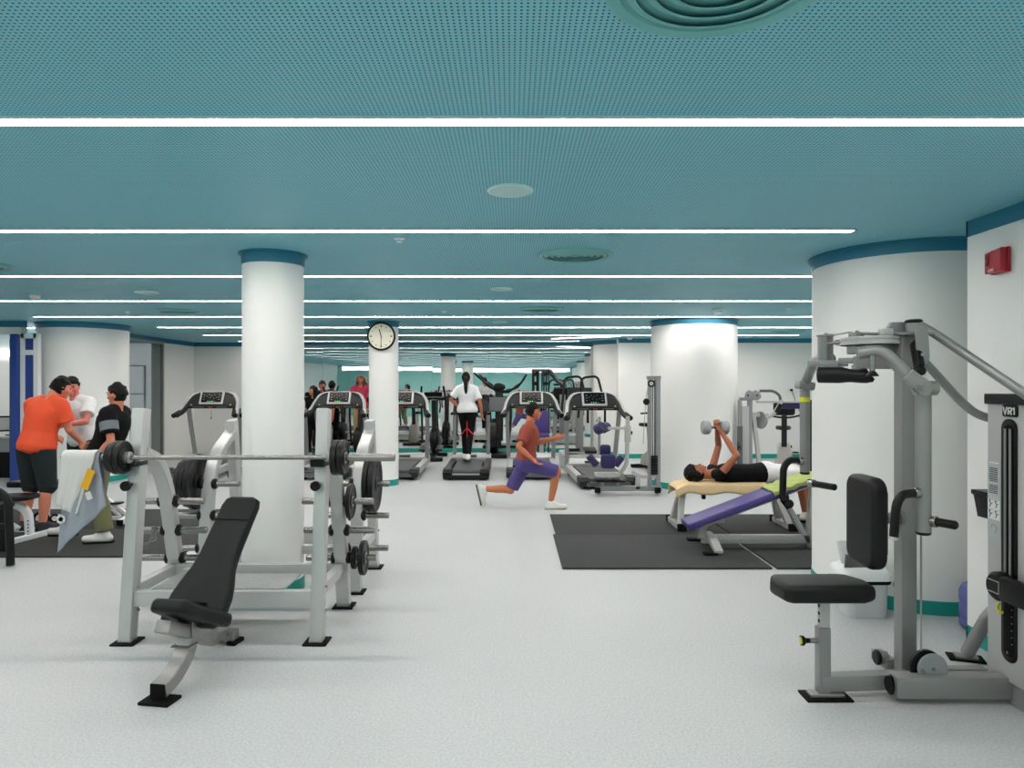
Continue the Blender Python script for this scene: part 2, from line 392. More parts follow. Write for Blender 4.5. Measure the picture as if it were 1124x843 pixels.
hand('hour_hand', math.radians(345), .12, .014, .048); hand('minute_hand', math.radians(180), .165, .010, .051)
# fire alarm
t = thing('fire_alarm', 'red fire alarm sounder high on the white wall block', 'fire alarm', (2.94, 4.15, 2.39))
MB().box((2.928, 4.15, 2.39), (.024, .15, .15), bev=.008).build('base', M_red, t)
MB().prism([(-.07, -.07), (.07, -.07), (.07, .07), (-.07, .055)], (2.917, 4.15, 2.39), (0, -1, 0), (0, 0, 1), .04, .008).build('housing', M_red, t)
MB().box((2.872, 4.19, 2.40), (.004, .018, .07), bev=.002).build('lens', mat('red_lens', (90, 10, 20), .2), t)
RX = Matrix(((0, 0, -1, 0), (-1, 0, 0, 0), (0, 1, 0, 0), (0, 0, 0, 1)))   # text facing -x, reading towards -y
text_mesh('cet', .04, Matrix.Translation((2.876, 4.16, 2.338)) @ RX, 'marking', M_white, t)
# sockets on back wall
for k, (px, py) in enumerate(((868, 428), (867, 490))):
    p = P(px, py, 15.585)
    t = thing('wall_socket', ['upper white wall socket with black plug on back wall', 'lower white wall socket with black plug on back wall'][k], 'socket', p, 0, 'back wall sockets')
    MB().box(p+Vector((0, -.006, 0)), (.16, .012, .09), bev=.004).build('plate', M_white, t)
    MB().cyl(p+Vector((0, -.012, 0)), p+Vector((0, -.06, 0)), .028, 14).build('plug', M_blackp, t)
    MB().tube(smooth_path([p+Vector((0, -.05, 0)), p+Vector((.1 if k == 0 else -.06, -.07, -.3)), p+Vector((.35 if k == 0 else -.12, -.06, -.9 if k == 0 else -.26))], .1), .007, 6).build('cord', M_blackp, t)
# glazed door on left wall + display shelves behind
t = struct('window_1', MB().box((-7.84, 13.93, 1.31), (.06, .06, 2.62)).box((-7.84, 15.52, 1.31), (.06, .06, 2.62)).box((-7.84, 14.72, 2.59), (.06, 1.6, .06)).box((-7.84, 14.72, .03), (.06, 1.6, .06)), M_steel, 'aluminium framed glazed panel in left wall')
gm = mat('green_tinted_glass', (120, 132, 130), .05, trans=0, alpha=.38, spec=.6)
MB().box((-7.84, 14.72, 1.31), (.01, 1.54, 2.5)).build('pane', gm, t)
t = thing('display_cabinet', 'white framed shelf cabinet standing behind the glazed panel', 'cabinet', (-8.55, 15.0, 0))
mb = MB()
for y in (14.35, 15.05, 15.75):
    for x in (-8.75, -8.35): mb.box((x, y, 1.05), (.04, .04, 2.1))
mb.build('frame', M_white, t)
for z in (.1, 1.0, 1.45, 2.08): MB().box((-8.55, 15.05, z), (.42, 1.44, .025)).build('shelf', M_white, t)
MB().box((-8.77, 15.05, 1.05), (.02, 1.44, 2.1)).build('back_panel', M_grey, t)
for k, (y, z, s, l) in enumerate(((14.7, 1.465, .24, 'small grey model on the cabinet shelf, upper one'), (14.75, 1.015, .2, 'small grey box on the cabinet middle shelf'))):
    tag(MB().box((-8.5, y, z+s/2*.6), (.25, .4, s*.6), bev=.02).build('storage_box', M_shade), l, 'box')
tag(MB().box((-8.5, 15.5, .39), (.32, .40, .55), bev=.008).build('cardboard_box', mat('cardboard', (205, 165, 130), .7)), 'tan cardboard box inside the display cabinet', 'box')
# blue door with aluminium frame + desk
xa = PX(14, 11.3)
t = struct('door_1', MB().box(((PX(24, 11.3)+PX(28, 11.3))/2, 11.3, 1.245), (.06, .08, 2.49)).box((PX(41, 11.3), 11.3, 1.245), (.075, .08, 2.49)).box((PX(33, 11.3), 11.3, 2.45), (.25, .08, .08)).box((PX(33.5, 11.3), 11.28, 2.18), (.2, .06, .08)), M_white, 'aluminium framed blue door')
MB().box((PX(33.5, 11.3), 11.31, 1.22), (.18, .03, 2.4)).build('blue_panel', M_blue, t)
MB().box((PX(18.5, 11.3), 11.26, 1.24), (.115, .10, 2.48), bev=.02).build('blue_post', M_blue, t)
MB().box((PX(14, 11.3), 11.27, 1.2), (.02, .06, 2.4)).build('seal', M_blackp, t)
t = thing('desk', 'grey office desk seen through the blue doorway', 'desk', (-9.3, 12.4, 0))
MB().box((-9.3, 12.4, .735), (1.4, .7, .03), bev=.005).build('desktop', M_silver, t)
MB().box((-9.3, 12.08, .60), (1.36, .02, .24)).build('front_panel', M_grey, t)
MB().box((-9.3, 12.15, .25), (1.2, .05, .46), bev=.01).build('pedestal', M_blackp, t)
for sx in (-.66, .66): MB().box((-9.3+sx, 12.4, .36), (.04, .6, .72)).build('leg', M_grey, t)
t = thing('monitor', 'small black computer monitor on the office desk', 'monitor', (-8.98, 12.4, .75))
MB().box((-8.98, 12.4, .96), (.34, .04, .28), (math.radians(-12), 0, math.radians(30)), .01).build('housing', M_blackp, t)
MB().box((-8.985, 12.37, .96), (.29, .01, .22), (math.radians(-12), 0, math.radians(30))).build('screen', M_silver, t)
MB().cyl((-8.98, 12.42, .75), (-8.98, 12.42, .88), .02).lathe([(.1, 0), (.09, .015)], (-8.98, 12.42, .75)).build('stand', M_blackp, t)
tag(MB().box((-9.35, 13.93, 2.29), (2.4, .04, .12)).build('wall_light', emis('office_light', (1, 1, 1), 5)), 'long white wall light in the office beyond the blue door', 'wall light')
# rubber mats
def mat_obj(x0, x1, y0, y1, l, g):
    o = MB().box(((x0+x1)/2, (y0+y1)/2, .010), (x1-x0, y1-y0, .018), bev=.004).build('rubber_mat', M_rubber); tag(o, l, 'mat', g)
mat_obj(.45, 2.325, 6.18, 7.57, 'black rubber floor mat, front left one under the purple bench', 'rubber mats under the benches')
mat_obj(2.365, 4.2, 6.18, 7.57, 'black rubber floor mat partly behind the thick right column, front one', 'rubber mats under the benches')
mat_obj(.48, 2.375, 7.585, 8.74, 'black rubber floor mat, rear left one below the lying man', 'rubber mats under the benches')
mat_obj(2.40, 4.25, 7.585, 8.74, 'black rubber floor mat, rear right one below the lying man legs', 'rubber mats under the benches')
mat_obj(-5.1, -3.2, 6.6, 7.85, 'black rubber floor mat under the man in olive trousers', 'rubber mats on the left side')
mat_obj(-7.0, -5.11, 6.6, 7.85, 'black rubber floor mat at the left edge of the view', 'rubber mats on the left side')
mat_obj(-5.1, -3.2, 7.86, 9.1, 'black rubber floor mat behind the squat rack, rear one', 'rubber mats on the left side')
mat_obj(-7.0, -5.11, 7.86, 9.1, 'black rubber floor mat behind the man in orange', 'rubber mats on the left side')
# ================================================================ GYM RACKS, BARBELL, BENCH
def prof(pts, x, w, h, name, m, t, rad=.12, up=(1, 0, 0)):
    return MB().rect(smooth_path([(x, a, b) for a, b in pts], rad, 6), w, h, up).build(name, m, t)
def rack(label, fy, ty, ph, leg, foot_y, side_z, xl=-2.46, xr=-1.247, pegs=(), mirror=1):
    """fy post foot y, ty post top y, leg: profile of the bent rear leg"""
    t = thing('squat_rack', label, 'squat rack', ((xl+xr)/2, fy, 0), 0, 'pale silver squat racks')
    for x in (xl, xr):
        MB().beam((x, fy, .012), (x, ty, ph), .078, .10, .008, up=(0, 1, 0)).build('post', M_rack, t)
        prof(leg, x, .07, .095, 'rear_leg', M_rack, t)
        mb = MB(); mb.beam((x, fy+.05*mirror, side_z), (x, foot_y-.05*mirror, side_z), .06, .07); mb.build('side_rail', M_rack, t)
        for y in (fy, foot_y):
            mb = MB(); mb.box((x, y, .006), (.15, .15, .012), bev=.003); mb.build('foot_pad', M_edge, t)
            MB().box((x, y, .022), (.085, .085, .02), bev=.004).build('foot_plate', M_silver, t)
        for z in (side_z+.03, side_z-.12):
            for s in (-1, 1): MB().cyl((x+s*.042, fy+.045*mirror, z), (x+s*.055, fy+.045*mirror, z), .009, 8).build('bolt', M_steel, t)
    MB().beam((xl, fy+.03*mirror, .275), (xr, fy+.03*mirror, .275), .06, .10).build('crossbar', M_rack, t)
    MB().beam((xl, foot_y-.12*mirror, side_z), (xr, foot_y-.12*mirror, side_z), .06, .07).build('crossbar', M_rack, t)
    for (x, y, z) in pegs:
        for s in (-1, 1):
            MB().cyl((x+s*.035, y, z), (x+s*.07, y, z), .043, 14, .008).build('peg_stop', M_blackp, t)
            MB().cyl((x+s*.07, y, z), (x+s*.255, y, z), .024, 14, .003).build('peg', M_chrome, t)
    return t
r1 = rack('front pale silver squat rack carrying the loaded barbell', 4.43, 4.60, 1.49,
          [(4.585, 1.20), (4.80, 1.13), (4.93, .90), (5.02, .55), (5.14, .02)], 5.15, .315,
          pegs=[(x, y, z) for x in (-2.46, -1.247) for y, z in ((4.96, .815), (5.005, .598), (5.06, .385))])
for x in (-2.46, -1.247):
    for z in (1.153, 1.0):
        y = 4.43+.17*(z/1.49)-.05
        s = -1
        MB().cyl((x-.01, y, z), (x-.01, y-.055, z), .012, 10).cyl((x-.01, y-.05, z), (x-.01, y-.085, z), .032, 16, .006).build('knob', M_blackp, r1)
    MB().box((x, 4.515, 1.135), (.09, .16, .03), bev=.006).box((x, 4.435, 1.155), (.09, .02, .055), bev=.004).build('bar_hook', M_blackp, r1)
def tread_plate():
    m = mat('tread_plate', (168, 170, 168), .35, .5, bump=0); nt = m.node_tree; b = nt.nodes['Principled BSDF']
    v = nt.nodes.new('ShaderNodeTexVoronoi'); v.inputs['Scale'].default_value = 40; tc = nt.nodes.new('ShaderNodeTexCoord')
    bp = nt.nodes.new('ShaderNodeBump'); bp.inputs['Strength'].default_value = .6; bp.inputs['Distance'].default_value = .004
    nt.links.new(tc.outputs['Object'], v.inputs['Vector']); nt.links.new(v.outputs['Distance'], bp.inputs['Height']); nt.links.new(bp.outputs['Normal'], b.inputs['Normal']); return m
MB().box((-1.90, 4.66, .325), (.86, .36, .012), bev=.003).box((-1.90, 4.49, .30), (.86, .02, .05)).build('tread_plate', tread_plate(), r1)
MB().box((-2.2, 5.0, .325), (.30, .12, .012), bev=.003).build('rear_shelf', M_rack, r1)
r2 = rack('rear pale silver squat rack around the slim column, facing away', 6.25, 6.05, 1.34,
          [(6.06, 1.24), (5.72, 1.07), (5.60, .85), (5.55, .5), (5.50, .02)], 5.50, .315, xl=-2.45, xr=-1.243, mirror=-1,
          pegs=[(x, y, z) for x in (-2.45, -1.243) for y, z in ((5.585, .85), (5.56, .60), (5.53, .345))])
# barbell
YB, ZB = 4.405, 1.185
bt = thing('barbell', 'long chrome barbell resting across the front squat rack', 'barbell', (-1.8, YB, ZB))
MB().cyl((-2.44, YB, ZB), (-1.15, YB, ZB), .0145, 16).build('shaft', M_chrome, bt)
for a, b_ in ((-2.44, -2.86), (-1.15, -.745)):
    s = 1 if b_ > a else -1
    MB().cyl((a, YB, ZB), (b_, YB, ZB), .025, 20, .003).build('sleeve', M_chrome, bt)
    MB().cyl((a-s*.02, YB, ZB), (a+s*.012, YB, ZB), .037, 20, .006).build('collar', M_steel, bt)
def plate_mb(r, th, x0, y, z, rub=True, sides=48):
    mb = MB(); h = th/2
    k = .62 if r > .15 else .55
    mb.lathe([(.027, h*.9), (.05, h), (.06, h*.55), (r*k, h*.5), (r*.80, h*.7), (r*.86, h), (r*.97, h), (r, h*.7), (r, -h*.7), (r*.97, -h), (r*.86, -h), (r*.80, -h*.7), (r*k, -h*.5), (.06, -h*.55), (.05, -h), (.027, -h*.9), (.027, h*.9)], (x0, y, z), (1, 0, 0), sides)
    return mb
def plate(x0, y, z, r, th, label, group, grips=3, a0=0, sides=48):
    mb = plate_mb(r, th, 0, 0, 0, sides=sides)
    t = thing('weight_plate', label, 'weight plate', (x0, y, z), 0, group)
    mb.bm.transform(Matrix.Translation((x0, y, z)))
    mb.build('disc', M_iron, t)
    if r > .15:   # grip openings rims
        for k in range(grips):
            a = a0+2*PI*k/grips
            c = Vector((x0, y+math.cos(a)*r*.68, z+math.sin(a)*r*.68))
            for s in (-1, 1): MB().prism(rrect(r*.42, r*.2, r*.09), c+Vector((s*th*.30, 0, 0)), (0, -math.sin(a), math.cos(a)), (0, math.cos(a), math.sin(a)), .004*s*0+.006, .001).build('grip', M_char, t)
    else:
        for s in (-1, 1): MB().lathe([(.038, s*th*.5), (.038, s*(th*.5+.002)), (.028, s*(th*.5+.002))], (x0, y, z), (1, 0, 0), 20).build('hub', M_steel, t)
    return t
G1 = 'small plates on the barbell'
plate(-2.475, YB, ZB, .107, .030, 'small black plate on left end of barbell, nearest the post', G1)
plate(-2.507, YB, ZB, .107, .030, 'small black plate on left end of barbell, middle one', G1)
plate(-2.538, YB, ZB, .095, .026, 'small black plate on left end of barbell, nearest the towel', G1)
plate(-1.118, YB, ZB, .112, .036, 'small black plate on right end of barbell, nearest the post', G1)
plate(-1.076, YB, ZB, .112, .036, 'small black plate on right end of barbell, outer one', G1)
G2 = 'large plates stored on the rear rack'
for k, xx in enumerate((-2.54, -2.585, -2.63)):
    plate(xx, 5.585, .85-.20+.026+.19, (.225, .21, .19)[k], .04, ['large black plate on left peg of rear rack, against the leg', 'large black plate on left peg of rear rack, middle one', 'large black plate on left peg of rear rack, outermost'][k], G2, a0=.4*k+.5, sides=12 if k else 48)
for k, xx in enumerate((-1.15, -1.105)):
    plate(xx, 5.585, .85, .225, .042, ['large black plate on right peg of rear rack, against the leg', 'large black plate on right peg of rear rack, outer one with grey grips'][k], G2, a0=PI*7/6-.2)
G3 = 'small plates stored on the front rack'
plate(-1.155, 4.96, .815, .125, .03, 'medium black plate on upper right peg of front rack', G3)
plate(-1.150, 5.06, .385, .082, .028, 'smallest black plate on lower right peg of front rack', G3)
plate(-1.085, 5.06, .385, .125, .035, 'medium black plate on lower right peg of front rack', G3)
t = thing('spring_collar', 'chrome spring collar hanging from a left peg of the front rack', 'spring collar', (-2.63, 5.0, .5))
MB().tube([(-2.6+.012*k/8, 5.005+.028*math.cos(k*.8), .598+.028*math.sin(k*.8)) for k in range(30)], .0035, 6).build('coil', M_chrome, t)
MB().tube(smooth_path([(-2.6, 5.0, .57), (-2.62, 4.99, .50), (-2.72, 4.97, .47), (-2.72, 4.97, .45), (-2.62, 4.98, .475)], .01), .0035, 6).tube(smooth_path([(-2.57, 5.0, .57), (-2.56, 4.99, .53), (-2.66, 4.98, .50), (-2.68, 4.98, .525), (-2.58, 4.99, .55)], .01), .0035, 6).build('handle', M_chrome, t)

# adjustable bench
def bench():
    t = thing('weight_bench', 'black upholstered adjustable bench standing in front of the barbell', 'weight bench', (-1.835, 3.57, 0), math.radians(-9))
    W = wmat(t)
    def L(x, y, z): return W @ Vector((x, y, z))
    def D(x, y, z): return (W.to_3x3() @ Vector((x, y, z)))
    sx = D(1, 0, 0)
    MB().box(L(0, .03, .008), (.17, .12, .016), (0, 0, math.radians(-9)), .004).build('foot_pad', M_edge, t)
    MB().rect(smooth_path([L(0, .02, .062), L(0, .12, .085), L(.0, .23, .16), L(0, .285, .285)], .10, 6), .08, .085, sx).build('main_leg', M_steel, t)
    MB().box(L(0, .012, .06), (.082, .012, .078), (0, 0, math.radians(-9)), .004).build('end_cap', M_edge, t)
    MB().beam(L(-.055, .235, .22), L(.055, .235, .22), .09, .008).build('clamp_plate', M_chrome, t)
    # hub brackets
    for s in (-1, 1):
        MB().prism([(-.03, -.07), (.14, -.10), (.17, -.06), (.06, .05), (-.03, .06)], L(s*.045, .26, .33), D(0, 1, 0), D(0, 0, 1), .007, .002).build('bracket', M_steel, t)
        MB().cyl(L(s*.052, .29, .33), L(s*.07, .29, .33), .013, 12).cyl(L(s*.052, .36, .30), L(s*.07, .36, .30), .01, 12).build('bolt', M_blackp, t)
    MB().beam(L(0, .05, .385), L(0, .33, .245), .085, .065, .006).build('seat_support', M_steel, t)
    MB().cyl(L(-.04, .10, .36), L(.04, .10, .36), .012, 10).build('pivot_pin', M_steel, t)
    # rear spine
    MB().rect(smooth_path([L(0, .28, .30), L(-.06, .55, .12), L(-.14, .84, .07)], .1), .07, .06, sx).build('spine', M_steel, t)
    MB().beam(L(-.24, .85, .05), L(-.06, .85, .05), .07, .07).build('rear_foot', M_steel, t)
    for s in (-1, 1): MB().box(L(-.15+s*.085, .85, .012), (.06, .11, .024), (0, 0, math.radians(-9)), .003).build('foot_pad', M_edge, t)
    MB().beam(L(-.05, .56, .13), L(.04, .52, .58), .05, .05).build('back_strut', M_steel, t)
    # seat pad: nose narrow to the front, raised towards front
    th = math.radians(-29); v = D(.03, math.cos(th), math.sin(th)).normalized(); 
    ol = [(-.085, 0), (-.115, .03), (-.12, .10), (-.13, .20), (-.165, .30), (-.175, .36), (-.15, .40), (.15, .40), (.175, .36), (.165, .30), (.13, .20), (.12, .10), (.115, .03), (.085, 0)]
    ol = [(-a, b) for a, b in ol][::-1]
    MB().prism([(a*.94, b_) for a, b_ in ol], L(.045, .0, .475), sx, v, .075, .028, 4).build('seat_pad', M_black, t)
    # backrest
    th = math.radians(57); v = D(.115, math.cos(th), math.sin(th)).normalized()
    half = [(.06, .0), (.14, .0), (.175, .03), (.184, .10), (.180, .17), (.162, .24), (.130, .33), (.117, .42), (.114, .60), (.113, .72), (.10, .765), (.07, .78)]
    ol = half+[(-a, b) for a, b in half[::-1]]+[(-.06, .12), (.06, .12)]
    o = MB().prism(ol, L(0, .30, .285), sx, v, .07, .02, 4); bk = o.build('backrest', M_black, t)
    n = sx.cross(v)
    MB().tube([L(0, .30, .285)+v*.625+n*.071+sx*a for a in (-.105, 0, .105)], .004, 6).build('seam', M_edge, bk)
    o0 = L(0, .30, .285)+n*(-.03)
    MB().beam(o0+v*.05, o0+v*.66, .08, .05, .004, up=n).build('back_frame', M_steel, t)
    return t
bench()
# towels over the barbell sleeve
def drape(name, label, m, X0t, X1t, X0b, X1b, zl, zr, yoff, back, stripe=None, fold=.012, seed=0):
    mb = MB(); nu, nv = 26, 34; bm = mb.bm; R = .027+yoff
    grid = []
    for i in range(nu+1):
        u = i/nu; row = []
        Lf = zl*(1-u)+zr*u; tot = back+PI*R+Lf
        for j in range(nv+1):
            s = tot*j/nv
            if s < back: y = YB+R; z = ZB-(back-s); vv = 0; fr = (back-s)/.3
            elif s < back+PI*R:
                a = (s-back)/R; y = YB+R*math.cos(a); z = ZB+R*math.sin(a); vv = 0; fr = 0
            else: d = s-back-PI*R; y = YB-R; z = ZB-d; vv = d/max(Lf, .01); fr = d/.3
            xt = X0t+(X1t-X0t)*u; xb = X0b+(X1b-X0b)*u
            x = xt*(1-vv)+xb*vv
            y += (fold*min(1, fr)*(math.sin(u*9+seed)+.6*math.sin(u*21+2*seed+s*4)))-(.01*min(fr, 1) if s > back else -.01*min(fr, 1))
            row.append(bm.verts.new((x, y, z)))
        grid.append(row)
    for i in range(nu):
        for j in range(nv): bm.faces.new((grid[i][j], grid[i+1][j], grid[i+1][j+1], grid[i][j+1]))
    o = mb.build(name, m); s = o.modifiers.new('s', 'SOLIDIFY'); s.thickness = .006; s.offset = 1
    tag(o, label, 'towel'); return o
M_tw = mat('white_terry', (214, 212, 208), .9, bump=.3, scale=50, var=.04)
M_tg = mat('grey_terry', (150, 156, 166), .9, bump=.3, scale=50, var=.06)
x_ = lambda px, Y=4.36: PX(px, Y)
drape('towel', 'grey patterned towel hanging lowest from the left barbell end', M_tg, x_(72), x_(107), x_(61), x_(117), .60, .30, .004, .32, seed=1.2)
drape('towel', 'white towel draped on top over the left barbell end', M_tw, x_(67), x_(104), x_(63), x_(86), .30, .355, .016, .28, fold=.010, seed=.3)
tg = [o for o in C.objects if o.name.startswith('towel')][0]
# woven motifs of the grey towel
yy = YB-.065
MB().box((x_(99), yy-.005, PZ(526, 4.34)), (.05, .004, .13), (0, math.radians(22), 0)).build('yellow_stripe', mat('yellow_cloth', (226, 168, 40), .8), tg)
MB().box((x_(100), yy-.004, PZ(544, 4.34)), (.035, .004, .05), (0, math.radians(-20), 0)).build('white_patch', M_tw, tg)
MB().lathe([(.028, 0), (.028, .003), (.015, .003), (.015, 0)], (x_(69), yy+.002, PZ(570, 4.34)), (0, -1, 0), 20).build('ring_motif', M_tw, tg)

# ================================================================ RIGHT FOREGROUND MACHINE
vr = thing('press_machine', 'large grey press and fly machine with black seat at the right', 'weight machine', (2.16, 3.7, 0))
YC = 3.80
G = M_vr
MB().box((2.158, YC, 1.0), (.085, .085, 1.86), bev=.012).build('upright', G, vr)
MB().cyl((2.205, YC, 1.80), (2.205, YC, 1.985), .043, 24).build('top_tube', G, vr)
MB().cyl((2.205, YC, 1.985), (2.205, YC, 2.005), .044, 24, .006).build('top_cap', M_blackp, vr)
MB().beam((1.62, 3.66, .075), (2.12, 3.70, .075), .075, .085, .012).build('seat_beam', G, vr)
MB().beam((1.975, 3.60, .087), (2.60, 3.60, .087), .10, .118, .022).build('base_beam', G, vr)
MB().cyl((1.958, 3.60, .087), (1.98, 3.60, .087), .056, 24, .012).build('beam_cap', M_blackp, vr)
MB().beam((2.2, 3.80, .062), (2.60, 3.80, .062), .07, .08, .02).build('base_beam', G, vr)
MB().beam((2.13, 3.88, .075), (2.13, 4.05, .075), .06, .06).build('rear_stub', G, vr)
MB().cyl((2.085, 3.93, .10), (2.06, 3.93, .10), .042, 20, .008).build('stub_cap', M_blackp, vr)
MB().cyl((2.125, 3.93, .10), (2.085, 3.93, .10), .036, 20).build('stub_tube', G, vr)
# seat
xs = PX(904, 3.65)
MB().box((xs, 3.66, .19), (.062, .062, .36), bev=.006).build('seat_post', G, vr)
MB().box((xs+.005, 3.66, .46), (.048, .048, .24), bev=.004).build('seat_tube', M_silver, vr)
for z in (.40, .44, .48): MB().cyl((xs-.018, 3.66, z), (xs-.0215, 3.66, z), .009, 10).build('adjuster_hole', M_edge, vr)
MB().cyl((xs-.03, 3.66, .295), (xs-.07, 3.66, .295), .014, 14).build('pin_sleeve', M_steel, vr)
MB().lathe([(.012, 0), (.014, .02), (.026, .032), (.026, .045), (.0, .045)], (xs-.07, 3.66, .295), (-1, 0, 0), 18).build('pull_pin', M_blackp, vr)
MB().cyl((xs-.115, 3.66, .295), (xs-.118, 3.66, .295), .018, 16).build('pin_face', M_yellow, vr)
MB().box((xs+.01, 3.65, .006), (.24, .13, .012), bev=.003).build('foot_plate', M_edge, vr)
MB().box((xs+.01, 3.65, .02), (.18, .07, .016), bev=.006).build('foot_bracket', G, vr)
ol = [(-.255, .04), (-.235, -.10), (-.20, -.135), (.18, -.135), (.235, -.10), (.245, 0), (.19, .12), (.14, .14), (-.22, .13)]
MB().prism(ol, (1.632, 3.655, .525), (1, 0, 0), (0, 1, 0), .095, .036, 5).build('seat_pad', M_black, vr)
# back pad
ol = rrect(.30, .475, .07, 6)
MB().prism([(a, b) for a, b in ol], (1.83, 3.66, .93), (0, 1, 0), (0, 0, 1), .085, .028, 4).build('back_pad', M_black, vr)
MB().box((1.925, 3.66, .93), (.02, .2, .32), bev=.004).build('pad_plate', M_blackp, vr)
MB().cyl((1.93, 3.70, .925), (2.12, 3.78, .925), .03, 16).cyl((2.085, 3.765, .925), (2.115, 3.778, .925), .042, 16).build('pad_arm', G, vr)
# near arm
xa_ = PX(1013.5, 3.45)
MB().cyl((xa_, 3.45, .915), (xa_, 3.45, 1.60), .036, 24).build('lever_arm', G, vr)
MB().cyl((xa_, 3.45, .90), (xa_, 3.45, .917), .035, 24, .006).build('arm_cap', M_blackp, vr)
MB().cyl((xa_-.045, 3.45, 1.63), (xa_+.068, 3.45, 1.63), .036, 24, .006).build('arm_joint', G, vr)
MB().prism([(-.10, .05), (-.055, .09), (.03, .03), (.04, -.01), (.025, -.035), (-.01, -.04)], (xa_-.03, 3.405, 1.63), (1, 0, 0), (0, 0, 1), .02, .004).build('joint_plate', G, vr)
MB().lathe([(.026, 0), (.026, .012), (.012, .013), (.012, .022), (0, .022)], (xa_-.055, 3.40, 1.632), (-.2, -1, 0), 20).build('joint_bolt', M_chrome, vr)
MB().tube(smooth_path([P(941, 388, 3.55), P(968, 384, 3.52), P(1004, 420, 3.46)], .06), .032, 20).build('lever_arm_link', G, vr)
MB().tube(smooth_path([P(1004, 541, 3.44), P(990, 543, 3.40), P(984, 553, 3.38), P(981, 589, 3.38)], .07), .0215, 16).build('handle', M_blackp, vr)
MB().cyl(P(1010, 541, 3.44), P(1003, 541, 3.44), .027, 18, .004).build('handle_collar', M_chrome, vr)
MB().cyl(P(981, 589, 3.38), P(980.6, 592.5, 3.38), .023, 16).build('handle_end', M_silver, vr)
MB().cyl(P(1028, 573, 3.40), P(1051, 577, 3.32), .0215, 16, .008).build('handle', M_blackp, vr)
MB().cyl(P(1020, 572, 3.44), P(1029, 573, 3.40), .027, 18, .004).build('handle_collar', M_chrome, vr)
# far arm
YF = 4.85; xf = PX(883.5, YF)
MB().cyl((xf, YF, PZ(518, YF)), (xf, YF, PZ(428, YF)), .034, 24).build('lever_arm', G, vr)
MB().cyl((xf, YF, PZ(520.5, YF)), (xf, YF, PZ(517.5, YF)), .033, 24, .005).build('arm_cap', M_blackp, vr)
MB().cyl((xf, YF, PZ(441, YF)), (xf, YF, PZ(436, YF)), .0352, 24).build('arm_label', M_yellow, vr)
MB().box((xf, YF, PZ(423, YF)), (.115, .10, .06), (0, math.radians(10), 0), .018).cyl((xf-.03, YF-.05, PZ(421, YF)), (xf-.03, YF-.065, PZ(421, YF)), .014, 12).build('arm_clamp', G, vr)
MB().tube(smooth_path([P(884, 420, YF), P(895, 394, 4.6), P(912, 394, 4.35)], .06), .033, 20).build('lever_arm_link', G, vr)
MB().tube(smooth_path([P(877, 505, YF-.03), P(866, 505, YF-.08), P(860, 513, YF-.1), P(859, 544, YF-.1)], .07), .0235, 16).build('handle', M_blackp, vr)
MB().cyl(P(881, 506, YF-.03), P(876, 506, YF-.04), .028, 16, .004).build('handle_collar', M_chrome, vr)
MB().cyl(P(893, 531, YF-.1), P(917, 535, YF-.28), .0225, 16, .006).build('handle', M_blackp, vr)
MB().cyl(P(888, 530, YF-.05), P(894, 531, YF-.1), .028, 16, .004).build('handle_collar', M_chrome, vr)
# head assembly
MB().cyl(P(906, 396, 4.28), P(906, 369, 4.28), .045, 24).build('pivot_barrel', G, vr)
MB().cyl(P(906, 369.4, 4.28), P(906, 367, 4.28), .052, 24, .004).cyl(P(906, 367, 4.28), P(906, 365.6, 4.28), .012, 10).build('barrel_cap', M_steel, vr)
MB().beam(P(892, 399, 4.25), P(926, 399, 4.1), .13, .035, .008).build('pivot_bracket', G, vr)
MB().beam(P(922, 396, 4.0), P(958, 396, 3.9), .12, .030, .006).build('pivot_bracket', G, vr)
cc = P(957, 375, 3.92)
MB().lathe([(.165, -.012), (.165, .0), (.158, .004), (.158, .014), (.165, .018), (.165, .028), (.15, .032), (0, .032)], cc-Z_*.008, (0, 0, 1), 48).lathe([(0, -.012), (.165, -.012)], cc-Z_*.008, (0, 0, 1), 48).build('cam_disc', M_silver, vr)
MB().cyl(P(940, 371, 3.9), P(940, 365.3, 3.9), .040, 24, .004).cyl(P(941, 365.3, 3.9), P(941, 363, 3.9), .012, 10).build('cam_hub', G, vr)
MB().beam(P(938, 366, 3.92), P(1000, 367, 3.84), .10, .012, .002).build('top_strap', M_steel, vr)
MB().beam(P(908, 369, 4.26), P(934, 364.5, 3.95), .02, .006, .001).build('link_strap', M_steel, vr)
MB().cyl(P(909, 377, 4.2), P(927, 375.5, 4.02), .009, 10).cyl(P(918, 376, 4.1), P(926, 375.5, 4.02), .016, 12).build('tension_rod', M_chrome, vr)
MB().box(P(972, 366, 3.83), (.058, .06, .052), bev=.006).build('stop_block', M_silver, vr)
MB().prism([(0, 0), (.285, 0), (.285, .26), (.20, .26), (.10, .10), (0, .07)], (1.905, 3.87, 1.735), (1, 0, 0), (0, 0, 1), .035, .004).build('gusset_plate', G, vr)
MB().box(P(945, 383, 3.93), (.12, .1, .06), bev=.01).cyl(P(942, 401, 3.9), P(942, 408, 3.9), .035, 20).build('pivot_housing', M_steel, vr)
MB().cyl(P(957.5, 390, 3.5), P(957.5, 409, 3.5), .013, 14).build('bumper_rod', M_chrome, vr)
MB().lathe([(.012, 0), (.03, -.022), (.03, -.028), (0, -.028)], P(957.5, 407, 3.5), (0, 0, 1), 18).build('bumper_foot', M_blackp, vr)
# roller head pad (kidney section)
c0 = P(897, 411, 3.75); c1 = P(955, 411.5, 3.62)
pts = [c0.lerp(c1, q/12) for q in range(13)]
MB().tube([c0, c0.lerp(c1, .02)]+pts[1:5]+[p-Z_*.006*math.sin((i)*PI/8) for i, p in enumerate(pts[5:])]+[c1.lerp(c0, -.01)], [.034, .045]+[.046]*4+[.046, .042, .037, .035, .036, .038, .04, .038, .03], 24).build('roller_pad', M_black, vr)
